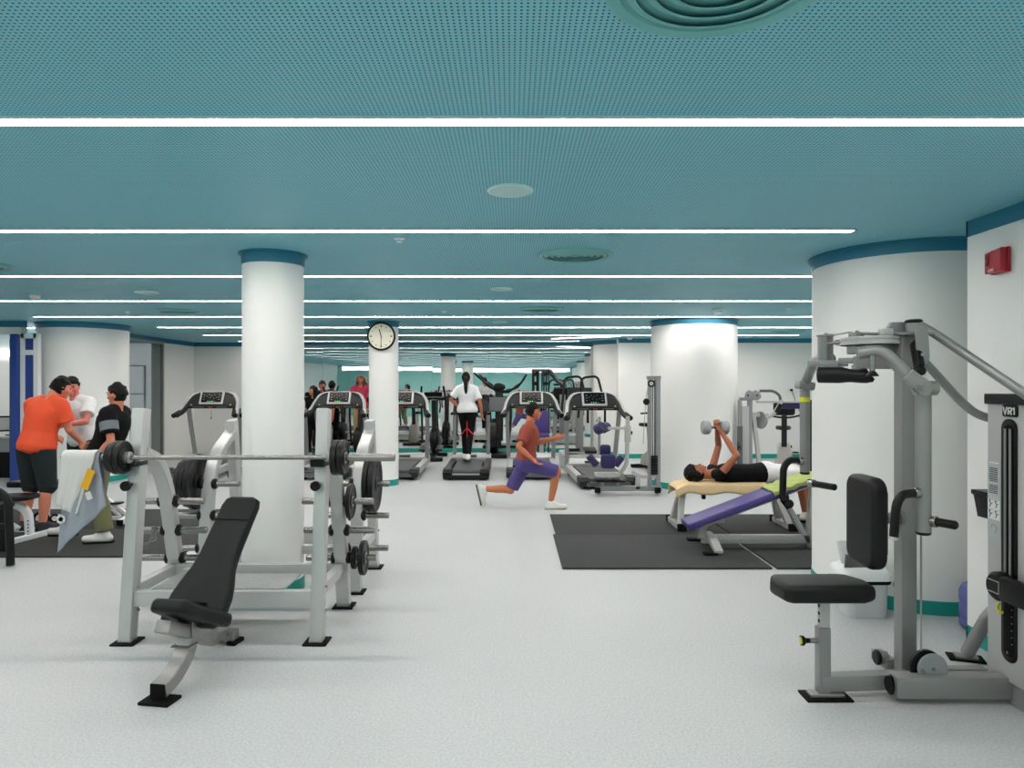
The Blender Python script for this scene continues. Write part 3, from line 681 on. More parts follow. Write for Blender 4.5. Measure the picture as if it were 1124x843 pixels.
# rod guide beside upright
MB().beam(P(1004, 376, 3.72), P(1009.5, 404, 3.60), .032, .05, .008, up=(0, 1, 0)).build('shock_strut', M_blackp, vr)
MB().prism([(-.04, .12), (.02, .12), (.035, .06), (.04, -.05), (.02, -.085), (-.02, -.085)], P(1011, 383, 3.66), (1, 0, 0), (0, 0, 1), .012, .003).cyl(P(1013, 389, 3.64), P(1013, 389, 3.62), .01, 12).build('strut_plate', G, vr)
MB().box(P(1003, 366.5, 3.74), (.14, .12, .014), bev=.004).build('strut_cover', G, vr)
MB().cyl(P(1006, 407, 3.6), P(1013, 407, 3.55), .024, 16, .006).build('strut_end', M_blackp, vr)
# frame tubes to tower
MB().tube(smooth_path([P(1000, 357, 3.8), P(1010, 357, 3.78), P(1026, 366, 3.72), P(1130, 436, 3.36), P(1150, 452, 3.3)], .12), .0235, 18).build('frame_tube', G, vr)
MB().tube(smooth_path([P(1012, 394, 3.9), P(1054, 440, 3.92), P(1070, 454, 3.88), P(1092, 461, 3.85)], .12), .0235, 18).build('frame_tube', G, vr)
# tower
XT = 2.55
def TP(px, py): Y = XT*F/(px-CX); return Vector((XT, Y, PZ(py, Y)))
y0, y1 = 3.05, 3.73
ol = [(y1, 0), (y1+.0, .16), (y1-.04, .26), (y1-.14, .32), (y0, .32), (y0, 0)]
ol = [(.0, y1-.02), (.015, y1), (.18, y1), (.27, y1-.05), (.30, y1-.15), (.30, y0), (0, y0)]
def tower_prism(z0, z1, grow=0): return MB().prism([(a+(grow if a > .1 else -grow), b+(grow if b > 3.4 else -grow)) for a, b in ol], (XT, 0, z0), (1, 0, 0), (0, 1, 0), z1-z0, .006)
tower_prism(.12, 1.55).build('weight_tower', mat('tower_grey', (188, 188, 186), .40, .2, var=.02), vr)
tower_prism(1.545, 1.60, .012).build('tower_cap', M_char, vr)
tower_prism(.0, .11, -.02).build('tower_base', M_grey, vr)
TX = lambda yy, zz, off: Vector((XT-off, yy, zz))
slot_c = XT*F/(1108.5-CX)
zt, zb = PZ(460, slot_c), PZ(727, slot_c)
MB().prism(rrect(.098, zt-zb, .046, 6), TX(slot_c, (zt+zb)/2, 0), (0, 0, 1), (0, 1, 0), 0.002).build('x', M_blackp, vr) if False else None
def face(w_, h_, r, yy, zz, th, off=0): return MB().prism(rrect(w_, h_, r, 6), TX(yy, zz, off), (0, -1, 0), (0, 0, 1), th, min(.003, th*.3)) 
face(.112, zt-zb, .05, slot_c, (zt+zb)/2, .006).build('slot_bezel', M_blackp, vr)
face(.07, zt-zb-.06, .03, slot_c, (zt+zb)/2, .002, .006).build('weight_slot', M_edge, vr)
for yy in (slot_c-.018, slot_c+.018): MB().cyl(TX(yy, zb+.36, .012), TX(yy, zt-.05, .012), .006, 10).build('guide_rod', M_steel, vr)
MB().cyl(TX(slot_c, zb+.05, .008), TX(slot_c, zb+.05, .014), .008, 12).build('stop_screw', M_chrome, vr)
for k in range(7): MB().box(TX(slot_c-.025, zb+.10+.035*k, .008), (.002, .01, .003)).build('scale_mark', M_steel, vr)
yl = XT*F/(1109.5-CX)
face(.108, .062, .012, yl, PZ(451, yl), .006).build('name_plate', M_blackp, vr)
LY = lambda a, b_: Vector((XT-.0072, yl-a, PZ(451, yl)+b_))
def stroke(nm, *segs):
    mb = MB()
    for pts_ in segs: mb.rect([LY(a, b_) for a, b_ in pts_], .0085, .003, (1, 0, 0), c=.0004)
    mb.build(nm, M_white, vr)
stroke('letter', [(-.044, .019), (-.031, -.019), (-.018, .019)])
stroke('letter', [(-.008, -.019), (-.008, .015), (.010, .015), (.015, .010), (.015, .003), (.010, -.002), (-.006, -.002)], [(.002, -.002), (.015, -.019)])
stroke('numeral', [(.024, .010), (.034, .015), (.034, -.019)])
# instruction placard
ypl = XT*F/(1091.5-CX)
zp = lambda py: PZ(py, ypl)
MB().prism(rrect(.098, zp(505)-zp(590), .004), TX(ypl, (zp(505)+zp(590))/2, 0), (0, -1, 0), (0, 0, 1), .002).build('placard', mat('placard_grey', (186, 190, 190), .45), vr)
mb = MB()
for py in list(range(514, 529, 2))+list(range(533, 543, 2)): mb.box((XT-.003, ypl+.004*((py*7) % 5-2)*.3+.004, zp(py)), (.001, .062-.012*((py*3) % 3), .0035))
mb.build('placard_text', M_char, vr)['kind'] = 'stuff'
text_mesh('RESISTANCE', .012, Matrix.Translation((XT-.003, ypl, zp(508))) @ RX, 'placard_heading', M_white, vr) if False else None
MB().box((XT-.003, ypl, zp(508)), (.001, .07, .006)).build('placard_heading', M_white, vr)
for i in range(2):
    for j in range(2):
        c = Vector((XT-.003, ypl+.023-.046*i, zp(554+11*j)))
        MB().box(c, (.001, .044, .05)).build('diagram_panel', M_white, vr)
        MB().tube([c+Vector((-.001, .01, .015)), c+Vector((-.001, .0, .0)), c+Vector((-.001, .008, -.015))], .002, 6).ball(c+Vector((-.001, .006, .02)), .004, seg=8).tube([c+Vector((-.001, 0, 0)), c+Vector((-.001, -.012, .01))], .0015, 6).build('figure_mark', M_char, vr)
MB().tube([Vector((XT-.003, ypl+.03*math.cos(a)*.7, zp(580)+.02*math.sin(a))) for a in [k*.5 for k in range(10)]], .0008, 5).build('circle_mark', M_char, vr)
# selector arm
ysl = XT*F/(1104-CX)
za = PZ(647, 3.5)
MB().cyl((XT-.005, slot_c+.01, za), (XT-.075, slot_c+.01, za), .074, 28, .014).box((XT-.045, slot_c-.19, za), (.07, .36, .125), bev=.025).build('range_arm', M_blackp, vr)
ya2 = slot_c+.01
MB().box((XT-.078, ya2, za+.03), (.003, .08, .004)).box((XT-.078, ya2-.04, za), (.003, .004, .064)).box((XT-.078, ya2, za-.03), (.003, .08, .004)).build('arm_outline', M_silver, vr)
MB().tube([Vector((XT-.03, ysl+.0+.018*math.sin(a), PZ(668, ysl)+.022*math.cos(a))) for a in [PI*1.15-k*PI*1.3/8+.6 for k in range(9)]], .007, 8).build('selector_pin', M_yellow, vr)
# rear outrigger foot
MB().tube(smooth_path([P(1094, 668, 3.98), P(1084, 678, 4.0), P(1062, 716, 4.14)], .08), .038, 20).build('rear_leg', G, vr)
MB().box((PX(1060, 4.16), 4.16, .006), (.19, .12, .012), (0, 0, math.radians(-20)), .003).build('foot_plate', M_edge, vr)
MB().box((PX(1060, 4.16), 4.16, .018), (.12, .08, .014), (0, 0, math.radians(-20)), .004).build('foot_bracket', G, vr)
# pulley and cable
pc = P(1023, 736, 3.60)+Z_*.012
MB().lathe([(.078, 0), (.078, .008), (.074, .012), (.0, .012)], pc, (0, -1, 0), 36).build('pulley_guard', M_grey, vr)
MB().lathe([(.086, 0), (.086, .02), (0, .02)], pc+Vector((-.02, .03, .003)), (0, -1, 0), 36).lathe([(.086, 0), (0, 0)], pc+Vector((-.02, .03, .003)), (0, -1, 0), 36).build('pulley', M_blackp, vr)
for a, b_ in ((0, 0), (-.055, -.008)): MB().cyl(pc+Vector((a, -.012, b_)), pc+Vector((a, -.018, b_)), .008, 10).build('bolt', M_chrome, vr)
MB().cyl(P(1011, 588, 3.62), P(1011, 726, 3.62), .005, 8).build('cable', M_steel, vr)
MB().tube([P(1036, 741.5, 3.68), P(1112, 741.5, 3.5)], .004, 6).build('cable', M_steel, vr) if False else None

# bin, bottle, black wall bin
tb = thing('trash_bin', 'pale grey flip-top waste bin with black liner by the thick column', 'waste bin', (2.50, 4.98, 0))
bx = 2.50; by = 4.98
def loft(rings):
    mb = MB(); bm = mb.bm; R = []
    for (w_, d_, z, r, dx, dy) in rings: R.append([bm.verts.new((bx+a+dx, by+b+dy, z)) for a, b in rrect(w_, d_, r, 5)])
    for A, B in zip(R, R[1:]):
        for j in range(len(A)): bm.faces.new((A[j], A[(j+1) % len(A)], B[(j+1) % len(B)], B[j]))
    bm.faces.new(R[0][::-1]); bm.faces.new(R[-1]); return mb
loft([(.26, .20, 0, .05, .02, 0), (.28, .21, .02, .05, .02, 0), (.31, .25, .26, .05, 0, 0)]).build('bin_body', mat('bin_grey', (202, 204, 206), .45), tb)
loft([(.345, .265, .245, .05, 0, 0), (.35, .27, .262, .05, 0, 0), (.34, .26, .275, .05, 0, 0)]).build('liner', M_edge, tb)
MB().prism([(0, 0), (.03, .05), (.05, .02), (.04, -.05), (.01, -.04)], (bx+.16, by-.14, .26), (1, 0, 0), (0, 0, 1), .02, .004).build('liner_knot', M_edge, tb)
loft([(.355, .275, .27, .05, 0, 0), (.36, .28, .31, .05, 0, 0), (.33, .25, .345, .06, 0, 0), (.28, .20, .36, .05, 0, 0)]).build('lid', M_white, tb)
MB().box((bx+.0, by+.05, .42), (.24, .03, .19), (math.radians(-25), 0, 0), .01).build('flap', mat('flap_grey', (205, 207, 205), .4), tb)
MB().prism([(-.13, 0), (.06, -.01), (-.11, .09)], (bx-.02, by-.08, .355), (1, 0, 0), (0, .3, 1), .02).build('lid_opening', M_shade, tb)
wb = thing('water_bottle', 'blue water cooler bottle half hidden behind the wall block', 'water bottle', (3.155, 4.66, 0))
MB().lathe([(.10, 0), (.132, .02), (.135, .06), (.128, .075), (.135, .09), (.135, .16), (.128, .175), (.135, .19), (.135, .25), (.12, .29), (.05, .33), (.028, .345), (.028, .37), (0, .37)], (3.165, 4.66, 0), seg=32).build('bottle_body', mat('blue_polycarbonate', (120, 128, 190), .15, trans=.35), wb)
MB().cyl((3.155, 4.66, .36), (3.155, 4.66, .385), .031, 20, .004).build('cap', M_white, wb)
hb = thing('wall_bin', 'small black holder mounted on the white wall block', 'holder', (2.94, 4.10, .92))
MB().prism([(0, 0), (.09, 0), (.115, .13), (.13, .14), (.13, .165), (0, .165)], (2.938, 3.99, .845), (-1, 0, 0), (0, 0, 1), .25, .006).build('tray', M_blackp, hb)
MB().cyl((2.94, 4.10, .70), (2.90, 4.10, .70), .015, 12, .004).build('knob', M_blackp, hb)
# ================================================================ TREADMILLS
def treadmill(name, label, wide=.93, kind='arch'):
    t = thing(name, label, 'treadmill', (0, 0, 0), 0, 'treadmills facing the mirror')
    h = wide/2; L = 2.0
    # side rails
    for s in (-1, 1):
        MB().prism([(.10, .06), (L-.35, .10), (L-.35, .215), (.05, .175), (.03, .13)], (s*(h-.11) if s > 0 else -h+.0, 0, 0), (0, 1, 0), (0, 0, 1), .11, .012).build('side_rail', M_silver if kind == 'arch' else M_char, t)
        MB().prism([(-.0, .04), (.26, .05), (.26, .20), (.04, .185), (-.02, .13)], (s*(h-.16) if s > 0 else -h-.005, -.01, 0), (0, 1, 0), (0, 0, 1), .165, .02).build('rear_cap', M_char if kind == 'arch' else M_blackp, t)
        MB().box((s*(h-.12), .12, .022), (.08, .12, .044), bev=.006).build('foot', M_edge, t)
        MB().box((s*(h-.12), L-.25, .03), (.08, .12, .06), bev=.006).build('foot', M_edge, t)
    bw = wide-.30
    MB().prism([(.035, .10), (.02, .135), (.04, .168), (L-.38, .20), (L-.38, .10)], (-bw/2, 0, 0), (0, 1, 0), (0, 0, 1), bw, .01).build('belt', mat('running_belt', (66, 68, 72), .6), t)
    if kind == 'arch': MB().box((0, .0, .085), (wide-.22, .05, .07), bev=.01).box((0, -.027, .09), (.1, .004, .02)).build('rear_cover', M_shade, t)
    else:
        MB().box((0, .02, .07), (wide*.62, .03, .085), bev=.006).build('rear_cover', M_silver, t)
        MB().box((0, .01, .055), (wide, .10, .07), bev=.02).build('rear_bumper', M_blackp, t)
    MB().prism([(L-.46, .08), (L+.02, .08), (L+.03, .22), (L-.06, .29), (L-.36, .30), (L-.46, .235)], (-h+.02, 0, 0), (0, 1, 0), (0, 0, 1), wide-.04, .025).build('motor_hood', M_silver, t)
    MB().box((0, L-.44, .262), (.22, .05, .012), (math.radians(35), 0, 0), .004).build('hood_grip', M_char, t)
    if kind == 'arch':
        for s in (-1, 1):
            MB().rect(smooth_path([(s*(h-.035), L-.40, .16), (s*(h-.0), L-.62, .98), (s*(h-.0), L-.68, 1.2)], .1), .05, .075, (1, 0, 0)).build('upright', M_grey, t)
            # silver arch running down into handle
            pts = smooth_path([(s*.20, L-.62, 1.49), (s*.36, L-.66, 1.47), (s*.45, L-.74, 1.33), (s*.49, L-.92, 1.17), (s*.54, L-1.12, 1.10)], .12, 6)
            n = len(pts)
            o = MB().sweep([(.040*math.cos(a), .038*math.sin(a)) for a in [q*PI/6 for q in range(12)]], [p+X_*s*.014 for p in pts]).build('handle_arch', M_silver, t)
            MB().sweep([(.044*math.cos(a), .046*math.sin(a)) for a in [q*PI/6 for q in range(12)]], [p-X_*s*.022-Z_*.012 for p in pts]).build('handle_inner', M_char, o)
            MB().tube([pts[-1]+(pts[-2]-pts[-1])*1.2, pts[-1], pts[-1]+(pts[-1]-pts[-2]).normalized()*.06], .044, 14).build('handle_grip', M_blackp, o)
            MB().cyl((s*.36, L-.83, 1.275), (s*.36, L-.85, 1.268), .016, 12).build('button', M_yellow, t)
        # dash: charcoal panel
        th = math.radians(62); v = Vector((0, math.cos(th), math.sin(th)))
        ol = [(-.44, -.03), (.44, -.03), (.44, .04), (.37, .17), (.26, .225), (-.26, .225), (-.37, .17), (-.44, .04)]
        MB().prism(ol, (0, L-.80, 1.25), (1, 0, 0), v, .05, .012).build('dash', M_char, t)
        n = Vector((1, 0, 0)).cross(v)
        fo = Vector((0, L-.80, 1.25))+n*.05
        MB().prism(rrect(.44, .27, .02), fo+v*.145-n*.005, (1, 0, 0), v, .03, .006).build('screen_frame', M_silver, t)
        sc = MB().prism(rrect(.37, .215, .01), fo+v*.152+n*.024, (1, 0, 0), v, .004).build('screen', M_screen, t)
        mb = MB(); R = Matrix((X_, v, n)).transposed()
        rnd = random.Random(3)
        for (a, b_) in [(-.14, .05), (-.14, .0), (-.14, -.05), (-.05, .055), (.0, .03), (.05, .055), (-.03, -.01), (.04, -.03), (.14, .05), (.14, 0), (.14, -.05), (.09, -.01), (-.09, .02)]:
            mb.box(fo+v*(.152+b_)+n*.029+X_*a, (.028 if abs(a) > .1 else .016, .009, .002), R)
        mb.build('display_figures', M_mark, sc)['kind'] = 'stuff'
        for k, m in enumerate((M_yellow, M_green, M_green, M_red)): MB().box(fo+v*.062+n*.03+X_*(-.06+.04*k), (.02, .014, .003), R).build('key', m, sc)
        MB().box((0, L-.85, 1.225), (.84, .05, .035), bev=.01).build('front_bar', M_blackp, t)
        MB().box((0, L-.88, 1.23), (.07, .02, .022), bev=.004).build('stop_button', M_red, t)
        for s in (-1, 1): MB().box((s*.22, L-.878, 1.233), (.20, .006, .012)).build('heart_rate_plate', M_chrome, t)
        mb = MB(); mb.tube([(0.02, L-.88, 1.17), (.025, L-.89, 1.05)], .003, 6); mb.box((.025, L-.89, 1.03), (.018, .012, .04), bev=.004); mb.build('safety_cord', M_blackp, t)
    else:
        for s in (-1, 1):
            MB().cyl((s*(h-.07), L-.35, .2), (s*(h-.07), L-.35, 1.06), .038, 16).build('upright', M_grey, t)
            MB().tube(smooth_path([(s*(h-.07), L-.35, 1.06), (s*(h-.07), L-.38, 1.12), (s*(h-.05), L-.75, 1.10)], .06), .026, 12).build('handle', M_blackp, t)
        MB().prism([(-.36, 0), (.36, 0), (.34, .22), (.2, .3), (-.2, .3), (-.34, .22)], (0, L-.38, 1.10), (1, 0, 0), (0, .5, .86), .06, .015).build('dash', M_char, t)
        MB().prism(rrect(.34, .18, .01), (0, L-.36, 1.26), (1, 0, 0), (0, .5, .86), .09, .003).build('screen', M_screen, t)
    return t
TL = ['treadmill with silver-edged console, leftmost, left of the slim near column', 'treadmill mostly hidden behind the slim near column', 'treadmill with silver-edged console seen behind the right side of the squat racks', 'treadmill just right of the clock column, half hidden by it']
tr0 = treadmill('treadmill', TL[0]); tr0.location = (-5.62, 11.95, 0); tr0.rotation_euler.z = math.radians(4)
place(tr0, (-4.46, 12.0, 0), 0, TL[1]); place(tr0, (-3.30, 12.0, 0), 0, TL[2]); place(tr0, (-2.10, 12.0, 0), 0, TL[3])
place(tr0, (.37, 12.0, 0), 0, 'treadmill with wide deck behind the lunging person')
t7 = place(tr0, (1.53, 10.95, 0), math.radians(4), 'treadmill set forward of the row, left of the leg curl station')
t5 = treadmill('treadmill', 'narrow dark treadmill with the woman in white walking on it', .80, 'post'); t5.location = (-.80, 12.0, 0)
# ================================================================ ELLIPTICALS, BIKES
def elliptical(label, dark=True):
    t = thing('elliptical_trainer', label, 'elliptical trainer', (0, 0, 0), 0, 'elliptical trainers before the mirror')
    MB().box((0, 0, .05), (.52, .09, .08), bev=.015).box((0, 1.1, .05), (.52, .09, .08), bev=.015).box((0, .55, .075), (.10, 1.1, .07), bev=.01).build('base', M_blackp, t)
    MB().lathe([(0, -.09), (.25, -.09), (.30, -.06), (.30, .06), (.25, .09), (0, .09)], (0, .85, .40), (1, 0, 0), 32).build('flywheel_housing', M_blackp, t)
    MB().rect(smooth_path([(0, .75, .5), (0, .70, 1.0), (0, .62, 1.32)], .2), .09, .11, (1, 0, 0)).build('mast', M_char, t)
    MB().prism([(-.26, 0), (.26, 0), (.30, .06), (.22, .12), (-.22, .12), (-.30, .06)], (0, .52, 1.36), (1, 0, 0), (0, .7, .7), .07, .02).build('console', M_silver, t)
    MB().prism(rrect(.40, .10, .02), (0, .49, 1.43), (1, 0, 0), (0, .7, .7), .04, .003).build('screen', M_screen, t)
    for s in (-1, 1):
        MB().rect([(s*.16, -.05, .22), (s*.16, .75, .42)], .05, .06, (0, 0, 1)).build('pedal_arm', M_char, t)
        MB().box((s*.18, .10, .29), (.15, .36, .04), (math.radians(12), 0, 0), .012).build('pedal', M_blackp, t)
        MB().cyl((s*.16, .75, .42), (s*.07, .85, .40), .03, 12).build('crank', M_grey, t)
        MB().tube(smooth_path([(s*.25, .55, .35), (s*.27, .62, 1.0), (s*.28, .50, 1.3), (s*.24, .34, 1.62)], .18), [.022]*0 or .023, 12).build('swing_handle', M_blackp, t)
        MB().tube(smooth_path([(s*.14, .55, 1.30), (s*.17, .38, 1.18), (s*.16, .30, 1.05)], .06), .018, 10).build('fixed_handle', M_blackp, t)
    return t
e0 = elliptical('dark elliptical trainer with white arched console right of the clock column'); e0.location = (-1.75, 14.9, 0)
place(e0, (-3.42, 16.35, 0), PI, 'elliptical trainer ridden by the woman in the pink jacket')
place(e0, (-4.45, 15.1, 0), 0, 'elliptical trainer beside the dark-haired woman')
# cross trainer with long wing-like arms
t = thing('cross_trainer', 'cross trainer with long black wing-shaped arms right of the woman in white', 'cross trainer', (0, 15.9, 0))
Yw = 15.9
A = lambda px, py, dy=0: P(px, py, Yw+dy)
pts = bz = smooth_path([A(520, 409), A(530, 418), A(541, 427), A(552, 431), A(562, 428), A(572, 421), A(578, 411)], .2, 5)
MB().tube(pts, [.022+.035*math.sin(PI*min(1, i/(len(pts)-1)))*(.6+.4*math.cos(i)) for i in range(len(pts))], 12).build('wing_arm', M_blackp, t)
MB().rect([A(547, 492), A(547, 430)], .12, .14, (1, 0, 0)).build('mast', M_char, t)
MB().ball(A(547, 425, -.05), (.13, .09, .10)).build('head_hub', M_blackp, t)
MB().box(A(547, 444, -.12), (.42, .08, .34), (math.radians(-15), 0, 0), .03).build('console', M_shade, t)
MB().lathe([(0, -.12), (.30, -.12), (.36, -.08), (.36, .08), (.30, .12), (0, .12)], A(541, 481), (1, 0, 0), 32).build('flywheel_housing', M_blackp, t)
MB().box((A(547, 0).x, Yw, .06), (.9, .8, .10), bev=.03).build('base', M_blackp, t)
for q in (-1, 1): MB().tube(smooth_path([A(547+q*12, 434), A(547+q*14, 455, -.2), A(547+q*11, 490, -.2)], .2), .03, 10).build('link_arm', M_blackp, t)
t = thing('cable_station', 'tall cable station with black posts and purple seat behind the wide-deck treadmill', 'weight machine', (.9, 16.2, 0))
Yw = 16.2
for px in (586, 591, 597, 602): MB().cyl((PX(px, Yw), Yw, .05), A(px, 405, .3-(15.9-15.9)), .018, 10).build('guide_post', M_blackp, t)
MB().beam(A(584, 406, .3), A(604, 406, .3), .05, .04).build('top_beam', M_shade, t)
for px in (588.5, 599.5):
    MB().cyl(A(px, 410, .26), A(px, 410, .22), .05, 18).build('pulley', M_blackp, t)
    MB().cyl(A(px, 421, .26), A(px, 421, .22), .045, 18).build('pulley', M_blackp, t)
MB().tube([A(604, 406, .3), A(613, 418, .3), A(622, 424, .3)], .03, 8).build('side_arm', M_shade, t)
MB().box((PX(594, Yw), Yw-.25, .50), (.34, .3, .08), bev=.02).build('seat_pad', M_purple, t)
MB().box((PX(594, Yw), Yw-.12, .80), (.32, .08, .5), bev=.02).build('back_pad', M_purple, t)
MB().box((PX(594, Yw), Yw-.1, .25), (.10, .10, .46)).box((PX(594, Yw), Yw-.1, .04), (.6, .7, .06), bev=.01).build('base', M_silver, t)
def bike(label, col):
    t = thing('exercise_bike', label, 'exercise bike', (0, 0, 0), 0, 'exercise bikes')
    MB().box((0, 0, .04), (.50, .09, .07), bev=.015).box((0, 1.0, .04), (.50, .09, .07), bev=.015).build('stabiliser', M_blackp, t)
    MB().prism([(.05, .06), (1.0, .06), (.98, .30), (.80, .55), (.55, .62), (.38, .40), (.1, .25)], (-.11, 0, 0), (0, 1, 0), (0, 0, 1), .22, .05).build('body_shell', col, t)
    MB().cyl((0, .28, .3), (0, .20, .84), .03, 14).build('seat_post', M_silver, t)
    MB().prism([(-.12, -.12), (.12, -.12), (.13, .02), (.05, .18), (-.05, .18), (-.13, .02)], (0, .18, .83), (1, 0, 0), (0, 1, 0), .07, .02).build('saddle', M_blackp, t)
    MB().rect([(0, .72, .5), (0, .80, 1.12)], .07, .09, (1, 0, 0)).build('mast', M_char, t)
    MB().prism(rrect(.36, .26, .05), (0, .76, 1.22), (1, 0, 0), (0, .5, .86), .06, .015).build('console', M_char, t)
    MB().prism(rrect(.24, .14, .02), (0, .75, 1.24), (1, 0, 0), (0, .5, .86), .09, .003).build('screen', M_screen, t)
    MB().tube(smooth_path([(-.28, .42, 1.10), (-.28, .68, 1.12), (-.1, .80, 1.08), (.1, .80, 1.08), (.28, .68, 1.12), (.28, .42, 1.10)], .08), .018, 10).build('handlebar', M_blackp, t)
    for s in (-1, 1):
        MB().beam((s*.13, .55, .32), (s*.14, .55+s*.12, .32-s*.12), .02, .035).build('crank', M_steel, t)
        MB().box((s*.20, .55+s*.12, .32-s*.12), (.10, .09, .025), bev=.006).build('pedal', M_blackp, t)
    return t
bk = bike('warm grey upright exercise bike standing beyond the thick middle column', M_beigep); bk.location = (5.05, 12.9, 0); bk.rotation_euler.z = math.radians(160)
b2 = place(bk, (2.62, 13.9, 0), math.radians(200), 'warm grey exercise bike behind the cable tower of the leg station')
b3 = place(bk, (-2.74, 14.15, 0), math.radians(0), 'exercise bike behind the clock column')
b4 = place(bk, (-5.05, 14.1, 0), math.radians(5), 'exercise bike behind the slim near column')
# stepper with twin looped rails behind treadmill
t = thing('stair_climber', 'stepping machine with two black looped handrails behind the forward treadmill', 'stair climber', (1.35, 14.2, 0))
for s in (-1, 1):
    for q in (0,):
        cxr = 1.35+s*.17+.05
        MB().tube(smooth_path([(cxr-.26, 13.7, 1.0), (cxr-.17, 13.9, 1.80), (cxr+.15, 13.9, 1.83), (cxr+.27, 13.7, 1.25), (cxr+.27, 13.7, .9)], .10), .024, 12).build('handrail', M_blackp, t)
MB().box((1.40, 14.2, .15), (.8, 1.2, .24), bev=.03).build('base', M_silver, t)
MB().box((1.40, 14.4, .8), (.16, .16, 1.2), bev=.02).build('mast', M_grey, t)
MB().box((1.4, 14.3, 1.45), (.5, .1, .3), (math.radians(-25), 0, 0), .02).build('console', M_char, t)
for s in (-1, 1): MB().box((1.4+s*.17, 13.95, .34), (.24, .4, .05), (math.radians(8*s), 0, 0), .01).build('pedal', M_blackp, t)
for s in (-1, 1): MB().rect([(1.4+s*.33, 13.75, .2), (1.4+s*.33, 13.7, 1.02)], .05, .05, (1, 0, 0)).build('rail_post', M_grey, t)
# ================================================================ LEG CURL / EXTENSION STATION with cable tower
Y0 = 10.45
t = thing('leg_station', 'grey leg curl station with navy pads and cable tower by the middle column', 'weight machine', (1.95, Y0, 0))
A = lambda px, py, dy=0: P(px, py, Y0+dy)
SG = M_grey
MB().beam(A(657, 536), A(726, 536), .07, .075).build('base_beam', SG, t)
for px in (656, 722):
    MB().beam(A(px, 537, -.22), A(px, 537, .28), .075, .07).build('cross_foot', SG, t)
    for dy in (-.24, .30): MB().box(A(px, 538, dy), (.085, .05, .08), bev=.01).build('foot_cap', M_edge, t)
MB().beam(A(661, 533), A(661, 523), .05, .06, up=(0, 1, 0)).beam(A(678, 533), A(678, 523), .05, .06, up=(0, 1, 0)).build('seat_post', SG, t)
MB().box(A(669, 527), (.44, .30, .03), bev=.012).build('lower_platform', M_blackp, t)
MB().box(A(666, 521), (.36, .22, .06), bev=.012).build('seat_carriage', M_silver, t)
MB().rect(smooth_path([A(674, 527), A(688, 511), A(689, 470), A(689, 457)], .1), .055, .055, (0, 1, 0)).build('arm_post', M_silver, t)
MB().box(A(689, 476), (.085, .085, .25), bev=.006).build('sliding_collar', M_silver, t)
MB().beam(A(665, 470), A(688, 470), .05, .04).build('pad_bar', M_silver, t)
MB().cyl(A(691, 475), A(694, 475), .028, 12, .006).build('pull_knob', M_blackp, t)
def roll(p0, p1, r, nm='roller_pad', m=M_navy): MB().cyl(p0, p1, r, 20, .015).build(nm, m, t)
roll(A(655, 472), A(662, 468, -.1), .085); roll(A(661, 471), A(667, 468, .1), .075)
MB().prism(rrect(.16, .17, .04), A(664, 494), (1, 0, 0), (0, 0, 1), .07, .02).build('upper_pad', M_navy, t)
MB().prism(rrect(.22, .21, .05), A(667, 506, -.12), (1, 0, 0), (0, 0, 1), .08, .025).build('seat_back', M_navy, t)
roll(A(646, 500, -.1), A(655, 511, -.1), .055); roll(A(683, 501, -.1), A(675, 511, -.1), .055)
MB().beam(A(651, 508), A(680, 508), .04, .05).build('roller_axle', M_silver, t)
MB().rect(smooth_path([A(694, 518), A(702, 523), A(721, 523)], .06), .055, .07, (0, 1, 0)).build('mid_beam', M_silver, t)
MB().beam(A(700, 524), A(700, 537), .07, .07, up=(0, 1, 0)).build('mid_post', M_silver, t)
MB().cyl(A(697, 526), A(695, 526), .03, 12, .005).build('pull_knob', M_blackp, t)
MB().beam(A(713, 415), A(713, 536), .055, .08, up=(0, 1, 0)).build('tower_post', SG, t)
MB().beam(A(722, 415), A(722, 536), .07, .08, up=(0, 1, 0)).build('tower_post', SG, t)
MB().beam(A(710, 414.5), A(725, 414.5), .08, .05).build('tower_top', SG, t)
for px in (716.5, 718.5): MB().cyl(A(px, 417), A(px, 522), .008, 8).build('guide_rod', M_chrome, t)
for z in range(7): MB().box(A(717.5, 519-3*z), (.10, .12, .036), bev=.003).build('weight_block', M_iron, t)
MB().cyl(A(715, 421, -.06), A(715, 421, -.10), .055, 24, .006).build('pulley', M_blackp, t)
MB().cyl(A(715, 421, -.10), A(715, 421, -.105), .03, 20).build('pulley_hub', M_silver, t)
MB().cyl(A(709.5, 441, -.0), A(709.5, 441, -.04), .05, 24, .006).build('pulley', M_blackp, t)
MB().tube([A(711.5, 424), A(709, 436), A(706, 487)], .005, 6).build('cable', M_steel, t)
# ================================================================ MULTI STATION right of the middle column
Y1 = 10.9
t = thing('multi_station', 'grey multi station press with round cam behind the lying man', 'weight machine', (4.0, Y1, 0))
A = lambda px, py, dy=0: P(px, py, Y1+dy)
def g0(px): return Vector((PX(px, Y1), Y1, .03))
for (px, tpy, w_) in ((812, 439, .055), (823, 433, .065)):
    b_ = A(px, tpy); MB().beam((b_.x, b_.y, .05), b_, w_, w_, up=(0, 1, 0)).build('post', SG, t)
MB().beam(A(812, 438), A(826, 438), .055, .05).build('post_head', SG, t)
pb = A(827, 455); MB().beam(pb, (A(836, 515).x, Y1, .05), .06, .06, up=(0, 1, 0)).build('slanted_post', M_silver, t)
MB().prism(rrect(.085, .68, .01), (A(810.5, 490).x, Y1-.06, A(810, 491).z), (1, 0, 0), (0, 0, 1), .02, .004).build('stack_shroud', M_shade, t)
MB().prism(rrect(.11, 1.2, .01), (A(817.5, 490).x, Y1-.02, .72), (1, 0, 0), (0, 0, 1), .02, .004).build('stack_shroud', M_silver, t)
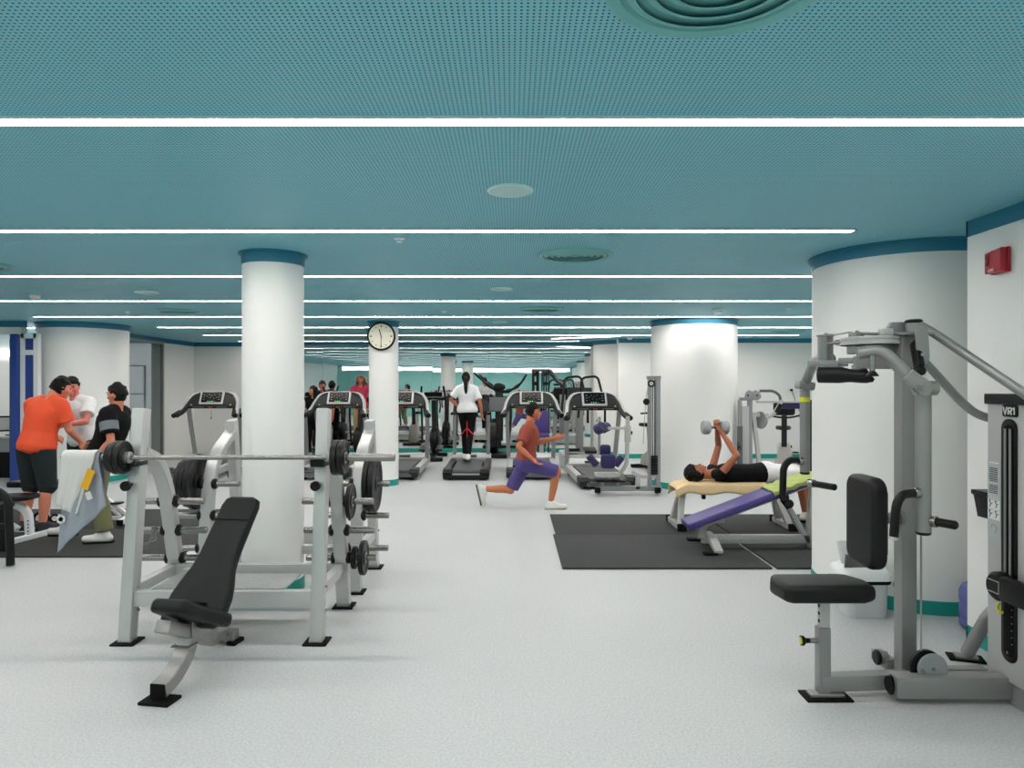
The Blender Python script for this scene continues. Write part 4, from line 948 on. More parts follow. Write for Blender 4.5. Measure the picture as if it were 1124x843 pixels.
MB().tube([A(811+math.cos(a)*1.6, 489+math.sin(a)*2.8, -.085) for a in [k*.6 for k in range(9)]], .006, 6).tube([A(809, 494, -.085), A(811, 490, -.085), A(813, 494, -.085)], .006, 6).build('emblem', M_edge, t)
MB().prism([(-.13, -.05), (-.11, .05), (-.06, .085), (-.01, .06), (.04, .085), (.11, .05), (.13, -.03), (.08, -.075), (-.08, -.075)], A(826, 434, -.05), (1, 0, 0), (0, 0, 1), .03, .006).build('twin_pulley_plate', SG, t)
for px in (821, 831): MB().cyl(A(px, 434, -.08), A(px, 434, -.10), .014, 10).build('bolt', M_blackp, t)
MB().lathe([(.13, -.02), (.14, 0), (.13, .02), (.10, .01), (0, .01)], A(835, 461), (-.9, -.45, 0), 28).lathe([(.13, -.02), (0, -.02)], A(835, 461), (-.9, -.45, 0), 28).build('cam_disc', SG, t)
MB().beam(A(822, 455), A(834, 455), .05, .07).build('bracket', M_silver, t)
MB().beam(A(830, 441), A(889, 441), .035, .035).build('press_bar', M_silver, t)
MB().prism(rrect(.36, .12, .04), A(869, 444.5, .1), (1, 0, 0), (0, 0, 1), .08, .02).build('upper_pad', M_navy, t)
MB().tube(smooth_path([A(834, 429), A(849, 429), A(856, 434), A(857, 441)], .06), .022, 12).build('top_handle', M_shade, t)
MB().tube(smooth_path([A(836, 459), A(846, 457), A(853, 450), A(858, 439)], .10), .032, 14).build('curved_arm', M_silver, t)
MB().tube([A(852, 453, -.03), A(857, 444, -.03)], .036, 12).build('arm_grip', M_blackp, t)
MB().beam((A(812, 0).x, Y1-.5, .05), (A(812, 0).x, Y1+.5, .05), .07, .07).beam((A(812, 0).x, Y1, .05), (A(889, 0).x, Y1, .05), .07, .07).build('base_frame', SG, t)
pr = A(889.2, 441); MB().beam((pr.x, Y1, .05), (pr.x, Y1, pr.z+.03), .05, .05, up=(0, 1, 0)).build('far_post', M_blackp, t)
# ================================================================ FLAT BENCH + INCLINE BENCH
Yb = 8.0
fb = thing('flat_bench', 'flat padded bench under the lying man, draped with a cream towel', 'weight bench', (2.5, Yb, 0))
A = lambda px, py, dy=0: P(px, py, Yb+dy)
zf = .46
MB().box(((PX(750, Yb)+PX(872, Yb))/2, Yb, zf+.03), (PX(872, Yb)-PX(750, Yb), .30, .07), bev=.02).build('bench_pad', M_navy, fb)
MB().beam((PX(748, Yb), Yb, zf-.03), (PX(866, Yb), Yb, zf-.03), .06, .05).build('frame_beam', M_silver, fb)
for px0, px1, in ((748, 742), (850, 860)):
    for s in (-1, 1):
        MB().beam((PX(px0, Yb), Yb+s*.04, zf-.05), (PX(px1, Yb), Yb+s*.17, .06), .06, .07, up=(1, 0, 0)).build('leg', M_silver, fb)
    MB().beam((PX(px1, Yb), Yb-.27, .055), (PX(px1, Yb), Yb+.27, .055), .08, .06).build('cross_foot', M_silver, fb)
    for s in (-1, 1): MB().box((PX(px1, Yb), Yb+s*.28, .05), (.10, .06, .095), bev=.01).build('foot_cap', M_edge, fb)
MB().cyl((PX(771, Yb), Yb-.05, zf-.05), (PX(771, Yb), Yb-.05, zf-.12), .025, 12, .005).build('adjust_knob', M_blackp, fb)
# cream towel: wavy sheet over head end
mb = MB(); bm = mb.bm; nx_, ny = 40, 18; grid = []
for i in range(nx_+1):
    u = i/nx_; row = []
    for j in range(ny+1):
        v = j/ny
        x = PX(741, Yb)+(PX(836, Yb)-PX(741, Yb))*u
        s = (v-.5)*.56; fr = abs(s)-.165
        y = Yb+(s if fr <= 0 else math.copysign(.168+.012*math.sin(fr*8), s)); z = zf+.072+(0 if fr <= 0 else -fr)
        if fr > 0: z += .012*math.sin(u*14)*min(1, fr/.05); y += math.copysign(.012*math.sin(u*17+1), s)
        if u < .15: z -= (.15-u)**2*2.6; x -= (.15-u)*.25
        if u > .6: z -= 0
        row.append(bm.verts.new((x, y, z)))
    grid.append(row)
for i in range(nx_):
    for j in range(ny): bm.faces.new((grid[i][j], grid[i+1][j], grid[i+1][j+1], grid[i][j+1]))
o = mb.build('towel', mat('cream_terry', (236, 206, 160), .9, bump=.3, scale=50, var=.04)); sm = o.modifiers.new('s', 'SOLIDIFY'); sm.thickness = .008; sm.offset = 1
tag(o, 'cream towel spread on the flat bench under the man', 'towel')
# incline bench
Yi = 6.95
ib = thing('decline_bench', 'long purple sloping sit-up bench on the front rubber mats', 'weight bench', (2.3, Yi, 0))
A = lambda px, py, dy=0: P(px, py, Yi+dy)
p0 = Vector((PX(752, Yi), Yi, PZ(576, Yi))); p1 = Vector((PX(890, Yi), Yi, PZ(524, Yi)))
d = (p1-p0).normalized(); n = Vector((-d.z, 0, d.x))
MB().prism(rrect((p1-p0).length, .32, .02), (p0+p1)/2-n*.035, d, (0, 1, 0), .07, .015).build('bench_pad', M_purple, ib)
MB().beam(p0+d*.08-n*.06, p1-n*.06, .05, .045, up=n).build('pad_frame', M_silver, ib)
xb0 = PX(770, Yi); xb1 = PX(888, Yi)
MB().beam((xb0, Yi, .105), (xb1, Yi, .105), .06, .085).build('base_beam', M_silver, ib)
MB().rect(smooth_path([(xb0, Yi, .12), (xb0+.01, Yi, .24), (xb0+.10, Yi, .30), (xb0+.22, Yi, PZ(568, Yi)-.02)], .04), .07, .08, (0, 1, 0)).build('front_post', M_silver, ib)
for x in (xb0, xb1):
    MB().prism([(-.33, .035), (-.29, .035), (-.07, .10), (.07, .10), (.29, .035), (.33, .035), (.33, .06), (.10, .16), (-.10, .16), (-.33, .06)], (x+.04, Yi, 0), (0, 1, 0), (0, 0, 1), .08, .006).build('cross_foot', M_silver, ib)
    for s in (-1, 1): MB().box((x+.0, Yi+s*.31, .03), (.13, .09, .024), bev=.004).build('foot_pad', M_edge, ib)
MB().beam((xb1, Yi, .10), p1-n*.06, .06, .06, up=(0, 1, 0)).build('rear_post', M_silver, ib)
MB().beam(A(859, 545), A(891, 602), .05, .06, up=(0, 1, 0)).build('roller_strut', M_silver, ib)
for q in ((866, 553), (861, 546)):
    MB().cyl(A(q[0], q[1], -.20), A(q[0], q[1], .20), .045, 18, .01).build('foot_roller', M_blackp, ib)
MB().tube([A(859, 548, -.1), A(866, 557, -.1)], .03, 12).build('strut_sleeve', M_blackp, ib)
o = MB()
bm = o.bm; grid = []
for i in range(21):
    row = []
    for j in range(13):
        s = (.66+.36*i/20)*(p1-p0).length; yv = (j/12-.5)*.42; fr = max(0, abs(yv)-.165)
        q = p0+d*s+n*(.042+.006*math.sin(i*1.3+j)-fr*.9); q.y = Yi+max(-.175, min(.175, yv))
        row.append(bm.verts.new(q))
    grid.append(row)
for i in range(20):
    for j in range(12): bm.faces.new((grid[i][j], grid[i+1][j], grid[i+1][j+1], grid[i][j+1]))
o = o.build('towel', mat('lime_terry', (172, 186, 112), .9, bump=.3, scale=50, var=.05)); sm = o.modifiers.new('s', 'SOLIDIFY'); sm.thickness = .010; sm.offset = 1
tag(o, 'lime green towel on the raised end of the purple bench', 'towel')
# dumbbell held by lying man
db = thing('dumbbell', 'grey dumbbell held up over the lying man', 'dumbbell', P(786, 470, Yb))
c = P(785, 471, Yb)+Vector((0, 0, .02))
MB().cyl(c-X_*.07, c+X_*.07, .017, 14).build('handle', M_chrome, db)
for s in (-1, 1): MB().cyl(c+X_*s*.058, c+X_*s*.155, .082, 20, .02).build('head', mat('grey_rubber', (160, 163, 163), .6), db)
# ================================================================ LEFT SIDE EQUIPMENT
t = thing('preacher_bench', 'white framed bench with black seat beside the black chair', 'weight bench', (PX(25, 7.35), 7.35, 0))
A = lambda px, py, Y=7.35: P(px, py, Y)
MB().prism(rrect(.36, .30, .08), A(19, 547, 7.35)-Z_*.01, (1, 0, 0), (0, 1, 0), .05, .016).build('seat_pad', M_black, t)
MB().rect(smooth_path([A(-5, 553), A(20, 554), A(31, 562), A(33, 590)], .09), .07, .065, (0, 1, 0)).build('frame_arm', M_white, t)
MB().beam((PX(12, 7.1), 7.1, .04), (PX(56, 7.6), 7.6, .04), .07, .055).build('foot_beam', M_white, t)
MB().beam(A(2, 570), A(20, 581), .06, .05).beam((A(2, 0).x, 7.35, .05), A(2, 570), .05, .05, up=(0, 1, 0)).build('frame_brace', M_white, t)
for k in range(5): MB().cyl(A(33.4, 571+3.8*k)-Y_*.034, A(33.4, 571+3.8*k)-Y_*.038, .008, 8).build('adjuster_hole', M_edge, t)
t = thing('abdominal_bench', 'white framed bench with black pad and small wheels behind the orange shirt', 'weight bench', (PX(80, 8.2), 8.2, 0))
A = lambda px, py, Y=8.3: P(px, py, Y)
MB().prism(rrect(.72, .28, .05), A(47, 531)-Z_*.03, (1, 0, 0), (0, 1, 0), .07, .02).build('bench_pad', M_black, t)
MB().rect([A(52, 533), A(50, 566)], .08, .06, (1, 0, 0)).build('post', M_white, t)
MB().rect(smooth_path([A(30, 571), A(66, 567), A(75, 566)], .03), .05, .06, (0, 1, 0)).build('base_beam', M_white, t)
for px in (45, 60): MB().cyl(A(px, 569, 8.25), A(px, 569, 8.20), .085 if px == 45 else .05, 24, .01).build('wheel', M_edge, t)
for px in (45, 60): MB().cyl(A(px, 569, 8.20), A(px, 569, 8.19), .055 if px == 45 else .03, 20).build('hub', M_white, t)
MB().beam(A(118, 548), A(141, 566), .045, .04).beam(A(117, 554), A(132, 566), .03, .03).build('sloping_rail', M_white, t)
MB().beam((A(95, 0).x, 8.3, .045), (A(141, 0).x, 8.3, .06), .04, .04).beam(P(131, 574, 7.9), P(143, 567, 8.4), .06, .06).build('foot_beam', M_white, t)
MB().box(P(131.5, 574, 7.87), (.065, .03, .065), bev=.006).build('foot_cap', M_edge, t)
MB().prism(rrect(.16, .12, .03), A(127, 553), (1, 0, 0), (0, 1, 0), .02, .006).build('pedal', M_blackp, t)
t = thing('chair', 'black tubular metal chair cut by the left edge of the view', 'chair', (-4.85, 6.35, 0))
A = lambda px, py, Y=6.3: P(px, py, Y)
MB().tube(smooth_path([A(-30, 538), A(-2, 538), A(9, 548), A(11, 600), (PX(11.5, 6.3), 6.3, .01)], .10), .035, 16).build('front_leg_frame', M_blackp, t)
MB().tube(smooth_path([A(-30, 538, 6.8), A(-6, 538, 6.8), A(3, 548, 6.8), (PX(4, 6.8), 6.8, .01)], .10), .035, 16).build('rear_leg_frame', M_blackp, t)
MB().cyl(A(-30, 578), A(10, 577), .026, 12).build('stretcher', M_blackp, t)
MB().prism(rrect(.5, .5, .06), A(-30, 560, 6.55), (1, 0, 0), (0, 1, 0), .05, .015).build('seat', M_black, t)
# ================================================================ PEOPLE
def fuse(mb, name, m, parent, voxel=.010, smooth=6, label=None):
    """union all closed shells of mb into one continuous skin"""
    bmesh.ops.recalc_face_normals(mb.bm, faces=mb.bm.faces)
    me = bpy.data.meshes.new(name); mb.bm.to_mesh(me); mb.bm.free()
    t = bpy.data.objects.new('t', me); C.objects.link(t)
    r = t.modifiers.new('r', 'REMESH'); r.mode = 'VOXEL'; r.voxel_size = voxel
    if smooth:
        s = t.modifiers.new('s', 'SMOOTH'); s.iterations = smooth; s.factor = .5
    bpy.context.view_layer.update()
    m2 = bpy.data.meshes.new_from_object(t.evaluated_get(bpy.context.evaluated_depsgraph_get()))
    bpy.data.objects.remove(t); bpy.data.meshes.remove(me)
    m2.transform(wmat(parent).inverted()); m2.materials.clear(); m2.materials.append(m)
    for p in m2.polygons: p.use_smooth = True
    m2.name = name
    o = bpy.data.objects.new(name, m2); C.objects.link(o); o.parent = parent
    if label: o['label'] = label
    return o
def lerp(a, b, t): return a+(b-a)*t
def limb(mb, pts, rs, seg=14):
    pts = [Vector(p) for p in pts]
    mb.tube(pts, list(rs), seg); mb.ball(pts[0], rs[0], seg=seg); mb.ball(pts[-1], rs[-1], seg=seg)
    for p, r in zip(pts[1:-1], rs[1:-1]): mb.ball(p, r*.99, seg=seg)
def bez(pts, n=8):
    """catmull through pts"""
    pts = [Vector(p) for p in pts]; P_ = [pts[0]*2-pts[1]]+pts+[pts[-1]*2-pts[-2]]; out = []
    for i in range(1, len(P_)-2):
        for k in range(n):
            t = k/n; a, b, c, d = P_[i-1:i+3]
            out.append(.5*((2*b)+(c-a)*t+(2*a-5*b+4*c-d)*t*t+(3*b-a-3*c+d)*t**3))
    return out+[pts[-1]]
def torso(mb, J, sc, grow=0, t0=-.12, t1=1.0, female=False):
    """loft of ellipses pelvis -> chest -> neck; J: pelvis, chest, neck, side vectors by shoulders/hips"""
    rings = [(-.14, .09, .07), (-.08, .15, .11), (.02, .172, .12), (.15, .160, .112), (.32, .142, .100), (.5, .150, .108), (.68, .168, .118), (.80, .175, .112), (.9, .14, .09), (.97, .08, .07), (1.04, .058, .058)]
    if female: rings = [(a, w_*(1.02 if a < .2 else .88), d_*.95) for a, w_, d_ in rings]
    pel, che, nek = J['pelvis'], J['chest'], J['neck']
    hs = (J['hipR']-J['hipL']).normalized(); ss = (J['shR']-J['shL']).normalized()
    path = bez([pel-(che-pel).normalized()*.12*(che-pel).length*2, pel, che, nek, nek+(nek-che).normalized()*.05], 10)
    def at(t):   # t in -.14..1.04 of pelvis->neck by arc
        L1 = (che-pel).length; L2 = (nek-che).length; s = t*(L1+L2)
        if s < L1: a = pel+(che-pel)*(s/L1)
        else: a = che+(nek-che)*((s-L1)/L2)
        # smooth bend
        k = math.exp(-((s-L1)/.12)**2)*.02
        return a
    R = []
    for a, w_, d_ in rings:
        if a < t0 or a > t1+.06: continue
        c = at(a); up = (at(min(a+.05, 1.05))-at(a-.05)).normalized()
        x = hs.lerp(ss, max(0, min(1, a))); x = (x-up*x.dot(up)).normalized(); y = up.cross(x)
        g = grow
        R.append([mb.bm.verts.new(c+x*math.cos(q)*(w_*sc+g)+y*math.sin(q)*(d_*sc+g)) for q in [2*PI*k/24 for k in range(24)]])
    for A_, B_ in zip(R, R[1:]):
        for j in range(24): mb.bm.faces.new((A_[j], A_[(j+1) % 24], B_[(j+1) % 24], B_[j]))
    mb.bm.faces.new(R[0][::-1]); mb.bm.faces.new(R[-1])
def headframe(J):
    f = J['face'].normalized(); u = J['headup']; u = (u-f*u.dot(f)).normalized(); r = f.cross(u)
    return Matrix((r, f, u)).transposed()
def head_mesh(mb, c, R, s=1.0):
    t = bmesh.new(); bmesh.ops.create_uvsphere(t, u_segments=28, v_segments=20, radius=1)
    for v in t.verts:
        x, y, z = v.co
        X, Y, Z = x*.076, y*.094, z*.112
        if z < 0:
            k = -z; X *= 1-.30*k*k; Y *= (1-.10*k) if y > 0 else (1-.38*k)
            if y > 0: Y += .004*k
        if z > .2: Y *= 1.0; X *= 1.02
        if y > .6: Y -= .006*(1-abs(z))   # flatten face
        v.co = (X, Y, Z)
    t.transform(Matrix.Translation(c) @ (R*s).to_4x4()); mb._join(t)
    T = lambda a, b, d: c+R @ (Vector((a, b, d))*s)
    mb.tube([T(0, .082, .018), T(0, .098, -.012), T(0, .108, -.03), T(0, .09, -.042)], [.007*s, .010*s, .014*s, .010*s], 10)
    mb.ball(T(0, .104, -.03), .013*s, seg=10)
    mb.ball(T(0, .086, -.066), (.024*s, .012*s, .009*s), R, 10)      # lips
    mb.ball(T(0, .074, -.095), (.026*s, .020*s, .016*s), R, 10)      # chin
    mb.ball(T(0, .080, .030), (.052*s, .014*s, .008*s), R, 12)       # brow
    for q in (-1, 1):
        mb.ball(T(q*.078, -.005, -.008), (.010*s, .020*s, .032*s), R, 12)
        mb.ball(T(q*.042, .066, -.025), (.024*s, .018*s, .022*s), R, 10)
def hand_mesh(mb, wrist, el, curl=.5, side=1, palm=None, s=1.0):
    d = (wrist-el).normalized()
    pn = palm.normalized() if palm is not None else Vector((side, 0, 0))
    pn = (pn-d*pn.dot(d)).normalized(); a = d.cross(pn)*side    # across palm toward thumb
    limb(mb, [wrist-d*.01, wrist+d*.05*s], [.026*s, .030*s], 12)
    R = Matrix((a, d, pn)).transposed()
    mb.ball(wrist+d*.052*s, (.042*s, .052*s, .017*s), R, 14)
    for k, (off, L) in enumerate(((-.031, .062), (-.011, .074), (.010, .080), (.031, .072))):
        b = wrist+d*.09*s+a*off*s; p = [b]; ang = 0
        for q in range(3):
            ang += curl*.75; dd = d*math.cos(ang)+pn*math.sin(ang); p.append(p[-1]+dd*L*s*(.42, .33, .25)[q]*1.0)
        limb(mb, p, [.0098*s, .0095*s, .0088*s, .0080*s], 8)
    b = wrist+d*.025*s+a*.034*s; p = [b, b+(a*.8+d*.6).normalized()*.035*s, b+(a*.8+d*.6).normalized()*.035*s+(d+pn*curl).normalized()*.03*s, b+(a*.8+d*.6).normalized()*.035*s+(d+pn*curl).normalized()*.052*s]
    limb(mb, p, [.014*s, .012*s, .0105*s, .009*s], 8)
def person(label, loc, rz, J, skin, shirt=None, pants=None, shoes=None, hair=None, female=False, sc=1.0, curl=(.5, .5), vox=.011, palms=(None, None), sock=None):
    t = thing('person', label, 'person', loc, rz)
    W = wmat(t); J = {k: (W.to_3x3() @ Vector(v) if k in ('face', 'headup') else (Vector(v) if k.startswith('sole') else W @ Vector(v))) for k, v in J.items()}
    J.setdefault('headup', Z_)
    ms = mat('skin_%d_%d_%d' % skin, skin, .5, var=.03, spec=.35)
    fm = .88 if female else 1.0
    mb = MB(); torso(mb, J, .97*sc, female=female)
    R = headframe(J); head_mesh(mb, J['head'], R, sc)
    limb(mb, [J['neck']-(J['head']-J['neck']).normalized()*.03, lerp(J['neck'], J['head'], .75)-(R @ Vector((0, .02, 0)))], [.062*fm*sc, .054*fm*sc])
    arm = [.050*fm*sc, .046*fm*sc, .040*fm*sc, .041*fm*sc, .027*fm*sc]; leg = [.092*sc, .080*sc, .056*sc, .058*sc, .054*sc, .036*sc]
    AR = {}; LG = {}
    for s, q in (('L', -1), ('R', 1)):
        sh, e, wr = J['sh'+s], J['el'+s], J['wr'+s]
        limb(mb, [lerp(J['neck'], sh, .35), sh], [.055*sc, .056*fm*sc])
        AR[s] = ([sh, lerp(sh, e, .4), e, lerp(e, wr, .3), wr], arm)
        limb(mb, *AR[s]); hand_mesh(mb, wr, e, curl[0 if q < 0 else 1], q, (W.to_3x3() @ Vector(palms[0 if q < 0 else 1])) if palms[0 if q < 0 else 1] else None, sc*(.92 if female else 1))
        h, k, a = J['hip'+s], J['kn'+s], J['an'+s]
        back = W.to_3x3() @ Vector((0, -1, 0)); sh_ = (a-k).normalized(); bk_ = (J['toe'+s]-a); bk_ = -(bk_-sh_*bk_.dot(sh_)).normalized()
        LG[s] = ([h, lerp(h, k, .35), k, lerp(k, a, .28)+bk_*.014, lerp(k, a, .5)+bk_*.006, a], leg)
        limb(mb, *LG[s])
        to = J['toe'+s]; fd = (to-a)
        if shoes: limb(mb, [a, a+sh_*.02], [.036*sc, .030*sc]); continue
        heel = a+sh_*.045-(fd-sh_*fd.dot(sh_)).normalized()*.03
        limb(mb, [a, heel], [.036*sc, .034*sc]); limb(mb, [heel, lerp(heel, to, .6)+(-sh_)*.0, to], [.034*sc, .034*sc, .024*sc])
    fuse(mb, 'body', ms, t, vox, 4)
    def cut_path(P_, r, frac, grow):
        pts, rs = P_; L = [0]
        for a, b in zip(pts, pts[1:]): L.append(L[-1]+(b-a).length)
        T = L[-1]*frac; op, orr = [pts[0]], [rs[0]+grow]
        for i in range(1, len(pts)):
            if L[i] < T-1e-6: op.append(pts[i]); orr.append(rs[i]+grow)
            else:
                k = (T-L[i-1])/(L[i]-L[i-1]); op.append(lerp(pts[i-1], pts[i], k)); orr.append(rs[i-1]+(rs[i]-rs[i-1])*k+grow); break
        return op, orr
    def sleeve(mb, op, orr, flare=.012):
        orr = list(orr); orr[-1] += flare; mb.tube(op, orr, 16)
        for p, r in zip(op[:-1], orr[:-1]): mb.ball(p, r, seg=14)
    if shirt:
        m, sl, lo = shirt[:3]; loose = shirt[3] if len(shirt) > 3 else .014
        mb = MB(); torso(mb, J, sc, loose, lo, .92, female)
        for s in 'LR':
            limb(mb, [lerp(J['neck'], J['sh'+s], .40), J['sh'+s]], [.058*sc+loose*.5, .058*fm*sc+loose*.6])
            if sl: op, orr = cut_path(AR[s], 0, sl, loose*.9); sleeve(mb, op, orr)
        fuse(mb, 'shirt', m, t, vox, 3)
    if pants:
        m, ln = pants[:2]; loose = pants[2] if len(pants) > 2 else .012
        mb = MB(); torso(mb, J, sc, loose*.8 if loose > .01 else loose, -.2, .14, female) if False else None
        pe = J['pelvis']; hs = (J['hipR']-J['hipL']).normalized(); up = (J['chest']-pe).normalized(); fw = up.cross(hs)
        mb.ball(pe+up*.01, ((.172*sc+loose), (.122*sc+loose), .13*sc), Matrix((hs, fw, up)).transposed(), 20)
        for s in 'LR':
            op, orr = cut_path(LG[s], 0, ln, loose); sleeve(mb, op, orr, .010 if loose > .01 else 0)
        fuse(mb, 'trousers' if ln > .7 else 'shorts', m, t, vox, 3)
    if shoes:
        for s in 'LR':
            a, to, k = J['an'+s], J['toe'+s], J['kn'+s]; sh_ = (a-k).normalized(); fd = to-a; 
            sole = J.get('sole'+s, None); dn = sh_ if sole is None else (W.to_3x3() @ Vector(sole)).normalized()
            if sole is None:
                f2 = (fd-Z_*fd.z); dn = -Z_ if f2.length > .08 else sh_
            f2 = (fd-dn*fd.dot(dn)).normalized()
            heel = a+dn*.05-f2*.03; tip = heel+f2*.235*sc
            mb = MB(); limb(mb, [a-dn*.0, heel+f2*.01], [.045*sc, .044*sc]); limb(mb, [heel, lerp(heel, tip, .5), tip-f2*.02], [.044*sc, .043*sc, .036*sc]); limb(mb, [a+f2*.02, lerp(heel, tip, .55)-dn*.01], [.042*sc, .036*sc])
            sh = fuse(mb, 'shoe', shoes[0], t, .008, 3)
            side = dn.cross(f2)
            ol = [(-.05, -.035), (-.03, -.043), (.10, -.040), (.17, -.050), (.225, -.035), (.245, 0), (.225, .035), (.17, .048), (.10, .038), (-.03, .043), (-.05, .035)]
            MB().prism([(p*sc, q*sc) for p, q in ol], heel+dn*.052, f2, side, -.028 if False else .024, .006).build('sole', shoes[1], sh) if False else MB().prism([(p*sc, q*sc) for p, q in ol], heel+dn*.030, f2, side if side.cross(f2).dot(dn) < 0 else side, .022 if f2.cross(side).dot(dn) > 0 else -.022, .004).build('sole', shoes[1], sh)
    if hair:
        hm, style = hair; c = J['head']; T = lambda a, b, d: c+R @ (Vector((a, b, d))*sc)
        mb = MB(); tt = bmesh.new(); bmesh.ops.create_uvsphere(tt, u_segments=26, v_segments=18, radius=1)
        rnd = random.Random(5)
        big = 1.0 if style != 'curly' else 1.10
        for v in tt.verts:
            x, y, z = v.co; X, Y, Z = x*.084*big, y*.100*big-.004, z*.118*big+.006
            if z < .25 and y > .1: Y *= .55; X *= .93
            if z < .0 and y > 0: Y = min(Y, .012)
            if z < -.15: X *= .9; Y = Y*.9; Z = max(Z, -.075 if style in ('short', 'curly') else -.08)
            v.co = (X, Y, Z)
        tt.transform(Matrix.Translation(c) @ (R*sc).to_4x4()); mb._join(tt)
        if style == 'curly':
            for k in range(90):
                a = rnd.uniform(0, 2*PI); e = rnd.uniform(-.2, 1.5); x, y, z = math.cos(a)*math.cos(e), math.sin(a)*math.cos(e), math.sin(e)
                if y > .45 and z < .55: continue
                mb.ball(T(x*.094, y*.108-.012, z*.124+.012), .026, seg=6)
        if style == 'short':
            for k in range(70):
                a = rnd.uniform(0, 2*PI); e = rnd.uniform(-.3, 1.5); x, y, z = math.cos(a)*math.cos(e), math.sin(a)*math.cos(e), math.sin(e)
                if y > .3 and z < .5: continue
                mb.ball(T(x*.080, y*.094-.006, z*.112+.008), .017, seg=6)
        if style == 'ponytail':
            mb.ball(T(0, -.098, .015), .030, seg=12)
            limb(mb, [T(0, -.105, .01), T(0, -.155, -.02), T(.0, -.165, -.10), T(0, -.15, -.20), T(.004, -.135, -.29), T(.008, -.125, -.34)], [.024, .034, .040, .036, .024, .008], 12)
        if style == 'long':
            for q in (-1, 0, 1):
                limb(mb, [T(q*.06, -.04, .05), T(q*.078, -.055, -.08), T(q*.085, -.05, -.20), T(q*.07, -.04, -.28)], [.04, .045, .045, .02], 12)
            for q in (-1, 1): limb(mb, [T(q*.072, .01, .05), T(q*.082, .02, -.08), T(q*.088, .03, -.22)], [.025, .024, .015], 10)
        fuse(mb, 'hair', hm, t, .009, 2)
    # eyes and mouth
    mb = MB(); c = J['head']; T = lambda a, b, d: c+R @ (Vector((a, b, d))*sc)
    for q in (-1, 1): MB().ball(T(q*.030, .081, .008), (.013*sc, .008*sc, .008*sc), R, 10).build('eye', mat('eye_dark', (40, 28, 24), .3), t)
    for q in (-1, 1): MB().ball(T(q*.031, .087, .027), (.018*sc, .006*sc, .004*sc), R, 10).build('eyebrow', mat('brow_dark', (34, 24, 20), .7), t)
    MB().ball(T(0, .096, -.066), (.019*sc, .005*sc, .004*sc), R, 10).build('mouth', mat('lip', (150, 78, 70), .5), t)
    return t, J, R
def pose(**kw):
    J = dict(pelvis=(0, 0, .96), chest=(0, .0, 1.22), neck=(0, -.01, 1.47), head=(0, .02, 1.635), face=(0, 1, 0), headup=(0, 0, 1),
             shL=(-.185, -.01, 1.42), elL=(-.245, -.03, 1.13), wrL=(-.26, .06, .89), shR=(.185, -.01, 1.42), elR=(.245, -.03, 1.13), wrR=(.26, .06, .89),
             hipL=(-.09, 0, .92), knL=(-.10, .02, .50), anL=(-.11, -.02, .085), toeL=(-.13, .16, .03),
             hipR=(.09, 0, .92), knR=(.10, .02, .50), anR=(.11, -.02, .085), toeR=(.13, .16, .03))
    J.update(kw); return J
M_hair = mat('black_hair', (9, 8, 8), .6, var=.3, scale=80, bump=.6, spec=.25)
M_brown = mat('brown_hair', (96, 48, 34), .5, var=.3, scale=80)
M_orange = mat('orange_jersey', (238, 82, 40), .7, bump=.05)
M_dshort = mat('dark_green_shorts', (20, 34, 34), .8)
M_bshirt = mat('black_jersey', (8, 8, 12), .85, spec=.2)
M_olive = mat('olive_cotton', (112, 112, 78), .85, bump=.1)
M_wshirt = mat('white_jersey', (225, 227, 228), .8)
M_legg = mat('black_leggings', (9, 9, 11), .75, spec=.2)
M_shoew = mat('white_shoe_leather', (226, 224, 218), .5)
M_shoed = mat('dark_shoe', (38, 40, 48), .6)
M_pink = mat('crimson_pink_jacket', (176, 36, 70), .7)
SK = (206, 142, 112); SKt = (196, 120, 84); SKd = (172, 104, 76)
# man in orange, back turned, leaning to his right neighbour
J = pose(pelvis=(0, 0, .93), chest=(.02, .05, 1.20), neck=(.06, .13, 1.46), head=(.11, .21, 1.60), face=(.35, .9, -.25), headup=(.1, .2, 1),
         shL=(-.16, .10, 1.40), elL=(-.24, .18, 1.12), wrL=(-.20, .40, 1.02), shR=(.22, .10, 1.40), elR=(.27, .17, 1.12), wrR=(.20, .38, .98),
         hipL=(-.10, 0, .90), knL=(-.12, .04, .49), anL=(-.14, -.03, .085), toeL=(-.18, .14, .03), knR=(.12, .03, .49), anR=(.13, -.04, .085), toeR=(.16, .14, .03))
person('person in a loose orange T-shirt and dark shorts seen from behind', (PX(40, 7.75), 7.75, .018), math.radians(-14), J, (222, 140, 112), (M_orange, .36, -.24, .045), (M_dshort, .52, .035), (M_shoed, M_shoew), (M_hair, 'short'), sc=1.06)
# middle person in white
J = pose(pelvis=(.0, 0, .93), chest=(.03, .02, 1.20), neck=(.06, .07, 1.46), head=(.05, .13, 1.61), face=(-.5, .75, -.15), shL=(-.13, .05, 1.41), shR=(.24, .05, 1.38), elL=(-.22, .20, 1.18), wrL=(-.10, .38, 1.15), elR=(.30, .14, 1.12), wrR=(.16, .34, 1.04), anR=(.12, -.02, .1), toeR=(.14, .16, .04))
person('person in a white T-shirt between the orange and black shirts', (PX(92, 8.75), 8.75, .018), math.radians(168), J, (214, 128, 112), (M_wshirt, .36, -.20, .035), (M_dshort, .5, .03), (M_shoed, M_shoew), (M_hair, 'short'))
